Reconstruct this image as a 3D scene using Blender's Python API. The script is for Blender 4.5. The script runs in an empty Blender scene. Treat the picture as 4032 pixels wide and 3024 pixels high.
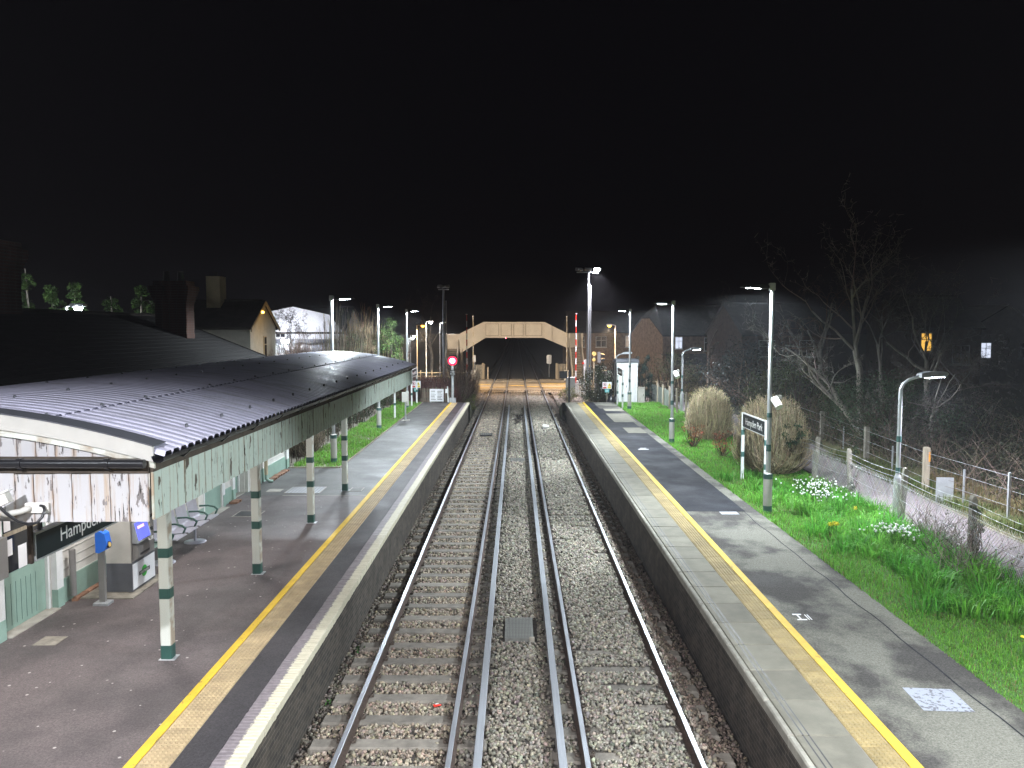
import bpy, math, random
import numpy as np
from mathutils import Vector, Matrix
R = math.radians
random.seed(7); rng = np.random.default_rng(7)
S = bpy.context.scene
COL = S.collection

# ------------------------------------------------------------------ camera, sky, moon, exposure
cam_d = bpy.data.cameras.new('camera'); cam = bpy.data.objects.new('camera', cam_d); COL.objects.link(cam)
cam_d.sensor_width = 36.0; cam_d.lens = 3130.0 / 4032.0 * 36.0
cam_d.clip_start = 0.1; cam_d.clip_end = 3000
cam.location = (0, 0, 5.68)
cam.rotation_euler = (R(90) - math.atan(217 / 3130.0), 0, math.atan(16 / 3130.0))
S.camera = cam

world = bpy.data.worlds.new('World'); S.world = world; world.use_nodes = True
wn = world.node_tree; bg = wn.nodes['Background']
sky = wn.nodes.new('ShaderNodeTexSky'); sky.sky_type = 'NISHITA'; sky.sun_disc = False
sky.sun_elevation = R(3); sky.sun_rotation = R(250); sky.air_density = 1.2; sky.dust_density = 2.0; sky.ozone_density = 2.0
tint = wn.nodes.new('ShaderNodeMix'); tint.data_type = 'RGBA'; tint.blend_type = 'MIX'
tint.inputs[0].default_value = 0.90
tint.inputs[7].default_value = (0.34, 0.19, 0.36, 1)       # town glow under thin cloud
wn.links.new(sky.outputs[0], tint.inputs[6]); wn.links.new(tint.outputs[2], bg.inputs[0])
bg.inputs[1].default_value = 0.0011

moon_d = bpy.data.lights.new('moon', 'SUN'); moon_d.energy = 0.004; moon_d.angle = R(0.5); moon_d.color = (0.8, 0.85, 1)
moon = bpy.data.objects.new('moon', moon_d); COL.objects.link(moon); moon.rotation_euler = (R(87), 0, R(250))

S.view_settings.view_transform = 'Standard'; S.view_settings.look = 'None'
S.view_settings.gamma = 1.0; S.view_settings.use_curve_mapping = False
S.view_settings.exposure = 1.45
S.render.engine = 'CYCLES'
S.cycles.use_denoising = True
S.cycles.max_bounces = 5; S.cycles.diffuse_bounces = 2; S.cycles.glossy_bounces = 3
S.cycles.transmission_bounces = 3; S.cycles.volume_bounces = 0; S.cycles.transparent_max_bounces = 6
S.cycles.sample_clamp_indirect = 4.0
S.cycles.caustics_reflective = False; S.cycles.caustics_refractive = False

# ------------------------------------------------------------------ materials
MATS = {}
def nd(nt, t, **kw):
    n = nt.nodes.new(t)
    for k, v in kw.items(): setattr(n, k, v)
    return n
def base(name):
    m = bpy.data.materials.new(name); m.use_nodes = True; MATS[name] = m
    nt = m.node_tree; return m, nt, nt.nodes['Principled BSDF']
def c4(c): return (c[0], c[1], c[2], 1)
def coords(nt, kind='Object', rnd=False):
    tc = nd(nt, 'ShaderNodeTexCoord'); out = tc.outputs[kind]
    if rnd:
        oi = nd(nt, 'ShaderNodeObjectInfo'); mul = nd(nt, 'ShaderNodeMath', operation='MULTIPLY'); mul.inputs[1].default_value = 37.0
        nt.links.new(oi.outputs['Random'], mul.inputs[0])
        add = nd(nt, 'ShaderNodeVectorMath', operation='ADD')
        nt.links.new(out, add.inputs[0]); nt.links.new(mul.outputs[0], add.inputs[1]); out = add.outputs[0]
    return out
def noise(nt, vec, scale, detail=4, rough=.6, stretch=None):
    if stretch:
        mp = nd(nt, 'ShaderNodeMapping'); mp.inputs['Scale'].default_value = stretch
        nt.links.new(vec, mp.inputs[0]); vec = mp.outputs[0]
    n = nd(nt, 'ShaderNodeTexNoise'); n.inputs['Scale'].default_value = scale
    n.inputs['Detail'].default_value = detail; n.inputs['Roughness'].default_value = rough
    nt.links.new(vec, n.inputs['Vector']); return n.outputs['Fac']
def ramp(nt, fac, stops):
    r = nd(nt, 'ShaderNodeValToRGB'); e = r.color_ramp.elements
    while len(e) < len(stops): e.new(0.5)
    for el, (p, c) in zip(e, stops):
        el.position = p; el.color = c4(c) if isinstance(c, (tuple, list)) else (c, c, c, 1)
    nt.links.new(fac, r.inputs[0]); return r.outputs[0]
def mix(nt, fac, a, b, mode='MIX'):
    m = nd(nt, 'ShaderNodeMix', data_type='RGBA', blend_type=mode)
    for sock, v in ((m.inputs[0], fac), (m.inputs[6], a), (m.inputs[7], b)):
        if isinstance(v, (int, float)): sock.default_value = v
        elif isinstance(v, (tuple, list)): sock.default_value = c4(v)
        else: nt.links.new(v, sock)
    return m.outputs[2]
def bumpn(nt, bs, h, strength, dist=.01):
    b = nd(nt, 'ShaderNodeBump'); b.inputs['Strength'].default_value = strength; b.inputs['Distance'].default_value = dist
    nt.links.new(h, b.inputs['Height']); nt.links.new(b.outputs[0], bs.inputs['Normal'])
def mul(c, k): return tuple(min(1, x * k) for x in c)
def M(name, col, rough=.6, metal=0, var=.18, scale=6, bump=0, bscale=60, rnd=False, objvar=0, spec=.5, stretch=None, emit=None, estr=0, rvar=0):
    m, nt, bs = base(name)
    v = coords(nt, rnd=rnd)
    n = noise(nt, v, scale, stretch=stretch)
    c = ramp(nt, n, [(.3, mul(col, 1 - var)), (.7, mul(col, 1 + var))])
    if objvar:
        oi = nd(nt, 'ShaderNodeObjectInfo')
        r = ramp(nt, oi.outputs['Random'], [(0, 1 - objvar), (1, 1.0)])
        c = mix(nt, 1.0, c, r, 'MULTIPLY')
    nt.links.new(c, bs.inputs['Base Color'])
    bs.inputs['Roughness'].default_value = rough; bs.inputs['Metallic'].default_value = metal
    bs.inputs['Specular IOR Level'].default_value = spec
    if rvar:
        rr = ramp(nt, noise(nt, v, scale * .6), [(.35, rough - rvar), (.65, rough + rvar)]); nt.links.new(rr, bs.inputs['Roughness'])
    if bump: bumpn(nt, bs, noise(nt, v, bscale, 5), bump)
    if emit: bs.inputs['Emission Color'].default_value = c4(emit); bs.inputs['Emission Strength'].default_value = estr
    return m
def Mattr(name, rough=.7, trans=0, spec=.3):
    m, nt, bs = base(name)
    a = nd(nt, 'ShaderNodeAttribute', attribute_name='Col')
    nt.links.new(a.outputs['Color'], bs.inputs['Base Color'])
    bs.inputs['Roughness'].default_value = rough; bs.inputs['Specular IOR Level'].default_value = spec
    if trans: 
        tr = nd(nt, 'ShaderNodeBsdfTranslucent'); nt.links.new(a.outputs['Color'], tr.inputs[0])
        mx = nd(nt, 'ShaderNodeMixShader'); mx.inputs[0].default_value = trans
        nt.links.new(bs.outputs[0], mx.inputs[1]); nt.links.new(tr.outputs[0], mx.inputs[2])
        nt.links.new(mx.outputs[0], nt.nodes['Material Output'].inputs['Surface'])
    return m
def Memit(name, col, strength):
    m, nt, bs = base(name)
    bs.inputs['Base Color'].default_value = c4(mul(col, .3)); bs.inputs['Emission Color'].default_value = c4(col); bs.inputs['Emission Strength'].default_value = strength
    return m

Mattr('stone', .75); Mattr('leaf', .5, .25); Mattr('twig', .85); Mattr('grass', .5, .45)
M('rail_rust', (.075, .05, .038), .8, .2, .3, 20, .3, 90)
M('rail_top', (.56, .58, .63), .42, .85, .12, 3, rvar=.05, stretch=(30, .3, 1))
M('third_top', (.34, .36, .39), .50, .4, .15, 3, rvar=.06, stretch=(30, .3, 1))
M('sleeper', (.205, .185, .155), .85, 0, .3, 5, .5, 50, rnd=True, objvar=.3)
M('clip', (.09, .07, .055), .7, .4, .2, 20)
M('insulator', (.35, .33, .3), .5)
M('bed', (.06, .052, .045), .95, 0, .4, 9, .8, 30)
M('concrete', (.36, .34, .30), .85, 0, .22, 4, .3, 40, rnd=True)
M('old_concrete', (.24, .22, .18), .9, 0, .35, 6, .4, 40, rnd=True)
M('paver', (.235, .222, .175), .9, 0, .20, 3, .3, 90, rnd=True, objvar=.22)
M('nosing', (.34, .325, .275), .9, 0, .25, 5, .4, 60, rnd=True, objvar=.2)
M('tactile', (.36, .275, .12), .75, 0, .2, 4, .2, 90, rnd=True, objvar=.22)
M('tactile_left', (.42, .32, .18), .7, 0, .2, 4, .2, 90, rnd=True, objvar=.14)
M('grating', (.22, .22, .20), .6, .5, .2, 10)
M('galv', (.48, .50, .52), .42, .6, .12, 5)
M('pole', (.55, .57, .58), .38, .45, .1, 4)
M('white_paint', (.74, .75, .75), .5, 0, .07, 5)
M('cream_paint', (.66, .65, .61), .6, 0, .1, 4, rnd=True)
M('sage', (.27, .40, .34), .5, 0, .1, 3, rnd=True)
M('bottle_green', (.028, .085, .07), .4, 0, .12, 5)
M('band_green', (.06, .14, .13), .45, 0, .12, 5)
M('black_plastic', (.012, .012, .014), .3, 0, .1, 5)
M('black_iron', (.02, .02, .022), .5, .3, .2, 8)
M('dark_timber', (.06, .048, .036), .9, 0, .4, 8, .4, 40, stretch=(1, 1, .3))
M('timber', (.23, .19, .135), .85, 0, .3, 6, .4, 40, rnd=True, objvar=.3, stretch=(3, 3, .4))
M('pale_timber', (.36, .31, .23), .85, 0, .25, 6, .4, 40, rnd=True, objvar=.3, stretch=(3, 3, .4))
M('sign_black', (.010, .018, .020), .5, 0, .1, 4, spec=.25)
M('letter', (.82, .82, .8), .5, 0, .03)
M('blue', (.02, .16, .72), .35, 0, .08)
M('machine_beige', (.50, .49, .45), .45, 0, .06)
M('machine_dark', (.10, .105, .12), .45, 0, .1)
M('machine_grey', (.26, .25, .24), .4, .3, .08)
M('yellow_disc', (.72, .50, .16), .5)
M('logo_green', (.05, .50, .06), .5)
M('seat_metal', (.50, .50, .58), .32, .55, .06)
M('slate', (.012, .011, .011), .75, 0, .45, 3, .4, 30, stretch=(1, 4, 1))
M('render_white', (.55, .53, .47), .9, 0, .12, 2, .2, 60)
M('render_cream', (.52, .44, .30), .9, 0, .12, 2, .2, 60)
M('flat_white', (.68, .68, .70), .8, 0, .08, 2)
M('glass_dark', (.010, .012, .016), .08, 0, .05, spec=.8)
M('red', (.62, .035, .02), .4, 0, .08)
M('boom_white', (.78, .78, .76), .4, 0, .05)
M('bridge_paint', (.62, .57, .49), .6, 0, .1, .7)
M('bridge_dark', (.20, .165, .125), .65, 0, .15, .7)
M('tread', (.40, .34, .25), .7, .2, .15, 2)
M('road', (.085, .075, .065), .8, 0, .25, .8, .4, 60)
M('panel_rubber', (.30, .25, .18), .75, 0, .3, 2, .4, 40, rnd=True, objvar=.6)
M('road_yellow', (.62, .42, .06), .7, 0, .2, 3)
M('road_white', (.62, .60, .54), .7, 0, .2, 3)
m, nt, bs = base('yellow_line'); v = coords(nt); wear = ramp(nt, noise(nt, v, 9, 6, .7, stretch=(2.5, 1, 1)), [(.60, 0.0), (.66, .85)])
nt.links.new(mix(nt, wear, ramp(nt, noise(nt, v, 3), [(.3, (.60, .38, .025)), (.7, (.78, .52, .035))]), (.12, .10, .06)), bs.inputs['Base Color']); bs.inputs['Roughness'].default_value = .7
M('sign_yellow', (.80, .60, .03), .5)
M('teal', (.03, .40, .38), .5)
M('sign_red', (.62, .05, .05), .5)
M('paper', (.78, .78, .80), .7, 0, .03)
M('brass', (.62, .40, .12), .3, .8, .1)
M('bark_birch', (.30, .27, .23), .85, 0, .4, 6, .4, 30, stretch=(1, 1, .3))
M('path_tar', (.20, .17, .17), .85, 0, .14, 2, .5, 110)
M('hatch', (.34, .35, .38), .5, .3, .25, 14)
M('rust', (.22, .09, .03), .85, 0, .3, 20)
M('tile_dark', (.05, .042, .036), .85, 0, .3, 2, .3, 20)
Memit('led', (.80, .90, 1.0), 55)
Memit('signal_halo', (1.0, .004, .03), 2.2)  # red glow round the signal lens, put into a glowing disc
Memit('led_far', (.85, .93, 1.0), 60)
Memit('sodium', (1.0, .40, .035), 7)
Memit('signal_red', (1.0, .16, .22), 14)
Memit('screen', (.10, .12, .85), .7)
Memit('screen_pink', (.9, .45, .55), .8)
Memit('dim_window', (.95, .75, .60), .16); Memit('lit_dull', (.9, .55, .35), .10)
Memit('lit_window', (.75, .82, 1.0), .38)
Memit('lit_window_warm', (1.0, .55, .10), .4)
Memit('sodium_small', (1.0, .5, .08), 6)
Memit('fluor', (.95, .96, 1.0), 14)

def m_asphalt(name, col, dark, patch, gum, rough, spec=.3):
    m, nt, bs = base(name); v = coords(nt); bs.inputs['Specular IOR Level'].default_value = spec
    fine = noise(nt, v, 170, 3, .7); big = noise(nt, v, patch, 5, .6, stretch=(1, .8, 1))
    c = ramp(nt, big, [(.43, dark), (.56, col)])
    c = mix(nt, 1.0, c, ramp(nt, fine, [(.25, .55), (.75, 1.45)]), 'MULTIPLY')
    c = mix(nt, 1.0, c, ramp(nt, noise(nt, v, 38, 3, .75), [(.34, .68), (.66, 1.3)]), 'MULTIPLY')
    if gum:
        vo = nd(nt, 'ShaderNodeTexVoronoi'); vo.inputs['Scale'].default_value = 4.6; nt.links.new(v, vo.inputs['Vector'])
        sp = ramp(nt, vo.outputs['Distance'], [(.075, 1.0), (.10, 0.0)])
        sel = ramp(nt, vo.outputs['Color'], [(.22, 0.0), (.26, 1.0)])
        f = mix(nt, 1.0, sp, sel, 'MULTIPLY')
        c = mix(nt, f, c, (.46, .43, .40))
    nt.links.new(c, bs.inputs['Base Color'])
    nt.links.new(ramp(nt, noise(nt, v, 1.1, 4), [(.35, rough - .16), (.62, rough)]), bs.inputs['Roughness'])
    bumpn(nt, bs, fine, .35, .006)
m_asphalt('asphalt_left', (.118, .098, .097), (.08, .068, .068), .7, True, .66)
m_asphalt('asphalt_far', (.095, .095, .09), (.065, .065, .063), .8, False, .66)
m_asphalt('asphalt_right', (.19, .185, .155), (.075, .07, .065), .75, False, .9, .12)
m_asphalt('asphalt_dark', (.030, .032, .039), (.018, .019, .024), .6, False, .8, .08)
m_asphalt('asphalt_strip', (.060, .055, .058), (.045, .042, .045), .8, False, .7, .2)

def m_brickwall(name, a, b, mortar, scale=1.0, rough=.9):
    m, nt, bs = base(name); tc = nd(nt, 'ShaderNodeTexCoord')
    br = nd(nt, 'ShaderNodeTexBrick'); br.inputs['Scale'].default_value = scale
    br.inputs['Brick Width'].default_value = .225; br.inputs['Row Height'].default_value = .075; br.inputs['Mortar Size'].default_value = .006
    br.inputs['Color1'].default_value = c4(a); br.inputs['Color2'].default_value = c4(b); br.inputs['Mortar'].default_value = c4(mortar)
    # box-like projection: use x+y as the running direction, z as height
    sx = nd(nt, 'ShaderNodeSeparateXYZ'); nt.links.new(tc.outputs['Object'], sx.inputs[0])
    ad = nd(nt, 'ShaderNodeMath', operation='ADD'); nt.links.new(sx.outputs[0], ad.inputs[0]); nt.links.new(sx.outputs[1], ad.inputs[1])
    cb = nd(nt, 'ShaderNodeCombineXYZ'); nt.links.new(ad.outputs[0], cb.inputs[0]); nt.links.new(sx.outputs[2], cb.inputs[1])
    nt.links.new(cb.outputs[0], br.inputs['Vector'])
    n = noise(nt, tc.outputs['Object'], 2.5, 5)
    c = mix(nt, 1.0, br.outputs['Color'], ramp(nt, n, [(.3, .5), (.7, 1.25)]), 'MULTIPLY')
    nt.links.new(c, bs.inputs['Base Color']); bs.inputs['Roughness'].default_value = rough
    bumpn(nt, bs, br.outputs['Fac'], -.6, .01)
m_brickwall('platform_brick', (.070, .056, .042), (.030, .025, .021), (.115, .10, .08), 1.0, 1.0)
m_brickwall('brick_red', (.11, .05, .035), (.075, .036, .028), (.10, .085, .07))
m_brickwall('brick_dim', (.10, .055, .035), (.08, .045, .03), (.10, .08, .06))
m_brickwall('brick_house', (.36, .23, .14), (.30, .19, .115), (.34, .27, .2))

def m_peel(name, paint, wood, amount, streak, crack=.65):
    m, nt, bs = base(name); v = coords(nt, rnd=True); raw = nd(nt, 'ShaderNodeTexCoord').outputs['Object']
    big = noise(nt, v, 3.2, 6, .62, stretch=(2.6, 1, .8))
    mask = ramp(nt, big, [(amount, 0.0), (amount + .012, 1.0)])
    cr = noise(nt, v, 9, 4, .6, stretch=(5, 1, .5)); crk = ramp(nt, cr, [(crack, 0.0), (crack + .015, 1.0)])
    st = noise(nt, v, 3, 4, .6, stretch=(7, 1, .35))
    c = mix(nt, ramp(nt, st, [(.52, 0.0), (.75, streak)]), paint, (.34, .22, .10))
    # rusty run-off along the two long edges of each board
    sx = nd(nt, 'ShaderNodeSeparateXYZ'); nt.links.new(raw, sx.inputs[0])
    ab = nd(nt, 'ShaderNodeMath', operation='ABSOLUTE'); nt.links.new(sx.outputs[0], ab.inputs[0])
    edge = ramp(nt, ab.outputs[0], [(.060, 0.0), (.082, 1.0)])
    ef = mix(nt, 1.0, edge, ramp(nt, noise(nt, v, 4, 3), [(.4, 0.0), (.6, .75)]), 'MULTIPLY')
    c = mix(nt, ef, c, (.25, .14, .06))
    w = ramp(nt, noise(nt, v, 8, 4, .6, stretch=(4, 1, .4)), [(.3, mul(wood, .6)), (.7, mul(wood, 1.5))])
    c = mix(nt, mask, c, w); c = mix(nt, crk, c, (.02, .016, .012))
    nt.links.new(c, bs.inputs['Base Color']); bs.inputs['Roughness'].default_value = .65
    bumpn(nt, bs, mask, -.5, .004)
m_peel('peel_lit', (.43, .425, .43), (.15, .135, .13), .60, .7)  # end boards: fascia paint with the whitish light on them put into its colour
m_peel('peel_green', (.47, .55, .49), (.085, .07, .05), .62, .22)
m_peel('peel_post', (.60, .63, .57), (.15, .12, .09), .74, .05, .74)

def m_coping():
    m, nt, bs = base('coping_brick'); v = coords(nt, rnd=True); raw = nd(nt, 'ShaderNodeTexCoord').outputs['Object']
    sx = nd(nt, 'ShaderNodeSeparateXYZ'); nt.links.new(raw, sx.inputs[0])
    n = noise(nt, v, 22, 4, .7)
    ad = nd(nt, 'ShaderNodeMath', operation='MULTIPLY_ADD'); nt.links.new(n, ad.inputs[0]); ad.inputs[1].default_value = .14; nt.links.new(sx.outputs[0], ad.inputs[2])
    f = ramp(nt, ad.outputs[0], [(.055, 0.0), (.075, 1.0)])   # local x runs towards the track, cream paint on the outer half
    chip = ramp(nt, noise(nt, v, 30, 3), [(.66, 1.0), (.69, .15)])
    f = mix(nt, 1.0, f, chip, 'MULTIPLY')
    brick = ramp(nt, noise(nt, v, 12), [(.3, (.15, .13, .14)), (.7, (.24, .21, .22))])
    cream = ramp(nt, noise(nt, v, 6), [(.3, (.50, .46, .34)), (.7, (.62, .58, .45))])
    nt.links.new(mix(nt, f, brick, cream), bs.inputs['Base Color']); bs.inputs['Roughness'].default_value = .6
m_coping()
def m_sheet():
    m, nt, bs = base('roof_sheet'); v = coords(nt, rnd=True)
    n = noise(nt, v, 1.5, 5); c = ramp(nt, n, [(.3, (.56, .55, .69)), (.7, (.66, .65, .79))])
    c = mix(nt, ramp(nt, noise(nt, v, 2.2, 6, .7, stretch=(.5, 2.5, 1)), [(.50, 0.0), (.72, .65)]), c, (.20, .19, .19))
    nt.links.new(c, bs.inputs['Base Color'])
    nt.links.new(ramp(nt, noise(nt, v, .8, 4), [(.35, .45), (.65, .64)]), bs.inputs['Roughness'])
    bs.inputs['Specular IOR Level'].default_value = .6
m_sheet()
def m_ground(name, a, b, c3):
    m, nt, bs = base(name); v = coords(nt)
    c = ramp(nt, noise(nt, v, .5, 6), [(.3, a), (.5, b), (.7, c3)])
    c = mix(nt, 1.0, c, ramp(nt, noise(nt, v, 20, 4), [(.3, .6), (.7, 1.3)]), 'MULTIPLY')
    nt.links.new(c, bs.inputs['Base Color']); bs.inputs['Roughness'].default_value = .95
    bumpn(nt, bs, noise(nt, v, 14, 5), .6, .05)
m_ground('soil', (.035, .032, .022), (.045, .05, .025), (.055, .045, .030))
m_ground('turf', (.06, .14, .025), (.075, .18, .03), (.10, .17, .045))
m_ground('dry_turf', (.16, .13, .07), (.13, .12, .05), (.08, .10, .035))
# ------------------------------------------------------------------ mesh helpers
class MB:
    def __init__(s): s.v = []; s.f = []; s.m = []; s.sm = []
    def add(s, vs, fs, m=0, smooth=False):
        o = len(s.v); s.v += [tuple(v) for v in vs]; s.f += [tuple(i + o for i in f) for f in fs]
        s.m += [m] * len(fs); s.sm += [smooth] * len(fs); return s
    def box(s, x0, x1, y0, y1, z0, z1, m=0):
        return s.add([(x0,y0,z0),(x1,y0,z0),(x1,y1,z0),(x0,y1,z0),(x0,y0,z1),(x1,y0,z1),(x1,y1,z1),(x0,y1,z1)],
                     [(3,2,1,0),(4,5,6,7),(0,1,5,4),(1,2,6,5),(2,3,7,6),(3,0,4,7)], m)
    def cbox(s, c, d, m=0, rot=None):
        x, y, z = d[0]/2, d[1]/2, d[2]/2
        vs = [Vector(q) for q in ((-x,-y,-z),(x,-y,-z),(x,y,-z),(-x,y,-z),(-x,-y,z),(x,-y,z),(x,y,z),(-x,y,z))]
        if rot is not None: vs = [rot @ q for q in vs]
        return s.add([q + Vector(c) for q in vs], [(3,2,1,0),(4,5,6,7),(0,1,5,4),(1,2,6,5),(2,3,7,6),(3,0,4,7)], m)
    def bbox(s, x0, x1, y0, y1, z0, z1, b=.01, m=0):      # box with its top edges chamfered
        return s.add([(x0,y0,z0),(x1,y0,z0),(x1,y1,z0),(x0,y1,z0),(x0,y0,z1-b),(x1,y0,z1-b),(x1,y1,z1-b),(x0,y1,z1-b),
                      (x0+b,y0+b,z1),(x1-b,y0+b,z1),(x1-b,y1-b,z1),(x0+b,y1-b,z1)],
                     [(3,2,1,0),(0,1,5,4),(1,2,6,5),(2,3,7,6),(3,0,4,7),(4,5,9,8),(5,6,10,9),(6,7,11,10),(7,4,8,11),(8,9,10,11)], m)
    def tube(s, pts, rad, n=8, m=0, cap=True, smooth=True):
        pts = [Vector(p) for p in pts]; k = len(pts)
        if not isinstance(rad, (list, tuple)): rad = [rad] * k
        vs = []; prev = None
        for i, p in enumerate(pts):
            d = (pts[min(i+1, k-1)] - pts[max(i-1, 0)]).normalized()
            a = prev if prev is not None else (Vector((0,0,1)) if abs(d.z) < .9 else Vector((1,0,0)))
            u = (a - d * a.dot(d)).normalized(); w = d.cross(u); prev = u
            for j in range(n):
                t = 2 * math.pi * (j + .5) / n; vs.append(p + (u * math.cos(t) + w * math.sin(t)) * rad[i])
        fs = [(i*n+j, i*n+(j+1)%n, (i+1)*n+(j+1)%n, (i+1)*n+j) for i in range(k-1) for j in range(n)]
        s.add(vs, fs, m, smooth)
        if cap:
            s.add(vs[:n], [tuple(range(n-1,-1,-1))], m); s.add(vs[-n:], [tuple(range(n))], m)
        return s
    def prism(s, poly, axis, a, b, m=0):                  # poly in the other two axes, extruded a..b
        n = len(poly)
        def P(q, t): return (t, q[0], q[1]) if axis == 'x' else ((q[0], t, q[1]) if axis == 'y' else (q[0], q[1], t))
        vs = [P(q, a) for q in poly] + [P(q, b) for q in poly]
        fs = [tuple(range(n)), tuple(range(2*n-1, n-1, -1))] + [(i, i+n, (i+1)%n+n, (i+1)%n) for i in range(n)]
        return s.add(vs, fs, m)
    def disc(s, c, r, axis='y', n=20, m=0, depth=.01):
        c = Vector(c); d = {'x': Vector((1,0,0)), 'y': Vector((0,1,0)), 'z': Vector((0,0,1))}[axis]
        return s.tube([c - d*depth/2, c + d*depth/2], r, n, m)
    def mesh(s, mats):
        me = bpy.data.meshes.new('m'); me.from_pydata(s.v, [], s.f)
        for mm in (mats if isinstance(mats, (list, tuple)) else [mats]): me.materials.append(MATS[mm])
        me.polygons.foreach_set('material_index', s.m); me.polygons.foreach_set('use_smooth', s.sm)
        bmfix(me); return me
    def obj(s, name, mats, parent=None, loc=(0,0,0), rot=(0,0,0)):
        return link(name, s.mesh(mats), parent, loc, rot)
import bmesh
def bmfix(me):
    bm = bmesh.new(); bm.from_mesh(me); bmesh.ops.recalc_face_normals(bm, faces=bm.faces); bm.to_mesh(me); bm.free(); me.update()
def link(name, data, parent=None, loc=(0,0,0), rot=(0,0,0)):
    o = bpy.data.objects.new(name, data); COL.objects.link(o); o.location = loc; o.rotation_euler = rot
    if parent is not None: o.parent = parent
    return o
def tag(o, label, cat, group=None):
    o['label'] = label; o['category'] = cat
    if group: o['group'] = group
    return o
def thing(name, label, cat, loc=(0,0,0), rz=0, group=None):
    return tag(link(name, None, None, loc, (0,0,rz)), label, cat, group)
def struct(o): o['kind'] = 'structure'; return o
def stuff(o): o['kind'] = 'stuff'; return o
def copy_tree(o, parent=None):
    c = o.copy(); COL.objects.link(c)
    if parent is not None: c.parent = parent
    for ch in o.children: copy_tree(ch, c)
    return c
def text(body, size, mat, parent, loc, rot, name='lettering', xs=1.0, depth=.003, align='LEFT'):
    cu = bpy.data.curves.new('t', 'FONT'); cu.body = body; cu.size = size; cu.extrude = depth / 2; cu.align_x = align
    cu.resolution_u = 3
    t = bpy.data.objects.new('t', cu); COL.objects.link(t)
    dg = bpy.context.evaluated_depsgraph_get(); dg.update()
    me = bpy.data.meshes.new_from_object(t.evaluated_get(dg)); bpy.data.objects.remove(t)
    me.materials.clear(); me.materials.append(MATS[mat])
    o = link(name, me, parent, loc, rot); o.scale = (xs, 1, 1); return o
def npmesh(name, V, F, mat, parent=None, cols=None, smooth=False, loc=(0,0,0)):
    V = np.ascontiguousarray(V, np.float32); F = np.ascontiguousarray(F, np.int32); k = F.shape[1]
    me = bpy.data.meshes.new('m'); me.vertices.add(len(V)); me.vertices.foreach_set('co', V.ravel())
    me.loops.add(F.size); me.loops.foreach_set('vertex_index', F.ravel())
    me.polygons.add(len(F)); me.polygons.foreach_set('loop_start', np.arange(0, F.size, k, dtype=np.int32))
    if smooth: me.polygons.foreach_set('use_smooth', np.ones(len(F), bool))
    me.update(calc_edges=True)
    if cols is not None:
        a = me.color_attributes.new('Col', 'FLOAT_COLOR', 'POINT')
        a.data.foreach_set('color', np.ascontiguousarray(np.c_[cols, np.ones(len(cols))], np.float32).ravel())
    me.materials.append(MATS[mat]); return link(name, me, parent, loc)
def jitcol(n, c, v, hue=.08):
    c = np.array(c); k = 1 + rng.normal(0, v, (n, 1)); h = 1 + rng.normal(0, hue, (n, 3)); return np.clip(c * k * h, .004, 1)
def rotm(n):                                              # n random rotation matrices
    q = rng.normal(size=(n, 4)); q /= np.linalg.norm(q, axis=1)[:, None]; w, x, y, z = q.T
    return np.stack([np.stack([1-2*(y*y+z*z), 2*(x*y-z*w), 2*(x*z+y*w)], -1), np.stack([2*(x*y+z*w), 1-2*(x*x+z*z), 2*(y*z-x*w)], -1), np.stack([2*(x*z-y*w), 2*(y*z+x*w), 1-2*(x*x+y*y)], -1)], 1)
CUBE = np.array([(-1,-1,-1),(1,-1,-1),(1,1,-1),(-1,1,-1),(-1,-1,1),(1,-1,1),(1,1,1),(-1,1,1)], float)
CUBEF = np.array([(3,2,1,0),(4,5,6,7),(0,1,5,4),(1,2,6,5),(2,3,7,6),(3,0,4,7)])
def stones(P, size, cols):
    n = len(P); loc = CUBE[None] * (1 + rng.uniform(-.45, .25, (n, 8, 3)))
    loc = loc * rng.uniform(.55, 1.1, (n, 1, 3)) * (size[:, None, None] * .6)
    V = np.einsum('nij,nkj->nki', rotm(n), loc) + P[:, None]
    return V.reshape(-1, 3), (CUBEF[None] + 8 * np.arange(n)[:, None, None]).reshape(-1, 4), np.repeat(cols, 8, 0)
def leaves(P, size, cols, flat=0.0, asp=.55):
    n = len(P); q = np.array([(-.5,0,0),(0,-asp/2,.12),(.5,0,0),(0,asp/2,.12)])
    rm = rotm(n)
    if flat:
        az = rng.uniform(0, 2*np.pi, n); tl = rng.normal(0, 1 - flat, n)
        cz, sz, ct, st = np.cos(az), np.sin(az), np.cos(tl), np.sin(tl); o = np.zeros(n); i = np.ones(n)
        rm = np.stack([np.stack([cz, -sz*ct, sz*st], -1), np.stack([sz, cz*ct, -cz*st], -1), np.stack([o, st, ct], -1)], 1)
    V = np.einsum('nij,kj->nki', rm, q) * size[:, None, None] + P[:, None]
    return V.reshape(-1, 3), (np.array([[0,1,2,3]])[None] + 4 * np.arange(n)[:, None, None]).reshape(-1, 4), np.repeat(cols, 4, 0)
def blades(P, h, w, az, lean, cols, tipc=1.25):
    n = len(P); d = np.c_[np.cos(az), np.sin(az), np.zeros(n)]; s = np.c_[-np.sin(az), np.cos(az), np.zeros(n)] * (w[:, None] / 2)
    up = np.array([0, 0, 1.0])
    mid = P + up * (h * .62)[:, None] + d * (h * lean * .35)[:, None]; tip = P + up * (h * (1 - .35 * lean))[:, None] + d * (h * lean)[:, None]
    V = np.stack([P - s, P + s, mid + s * .8, mid - s * .8, tip], 1)
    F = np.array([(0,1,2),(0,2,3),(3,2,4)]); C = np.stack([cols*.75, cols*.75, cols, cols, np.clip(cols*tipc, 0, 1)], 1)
    return V.reshape(-1, 3), (F[None] + 5 * np.arange(n)[:, None, None]).reshape(-1, 3), C.reshape(-1, 3)
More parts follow.
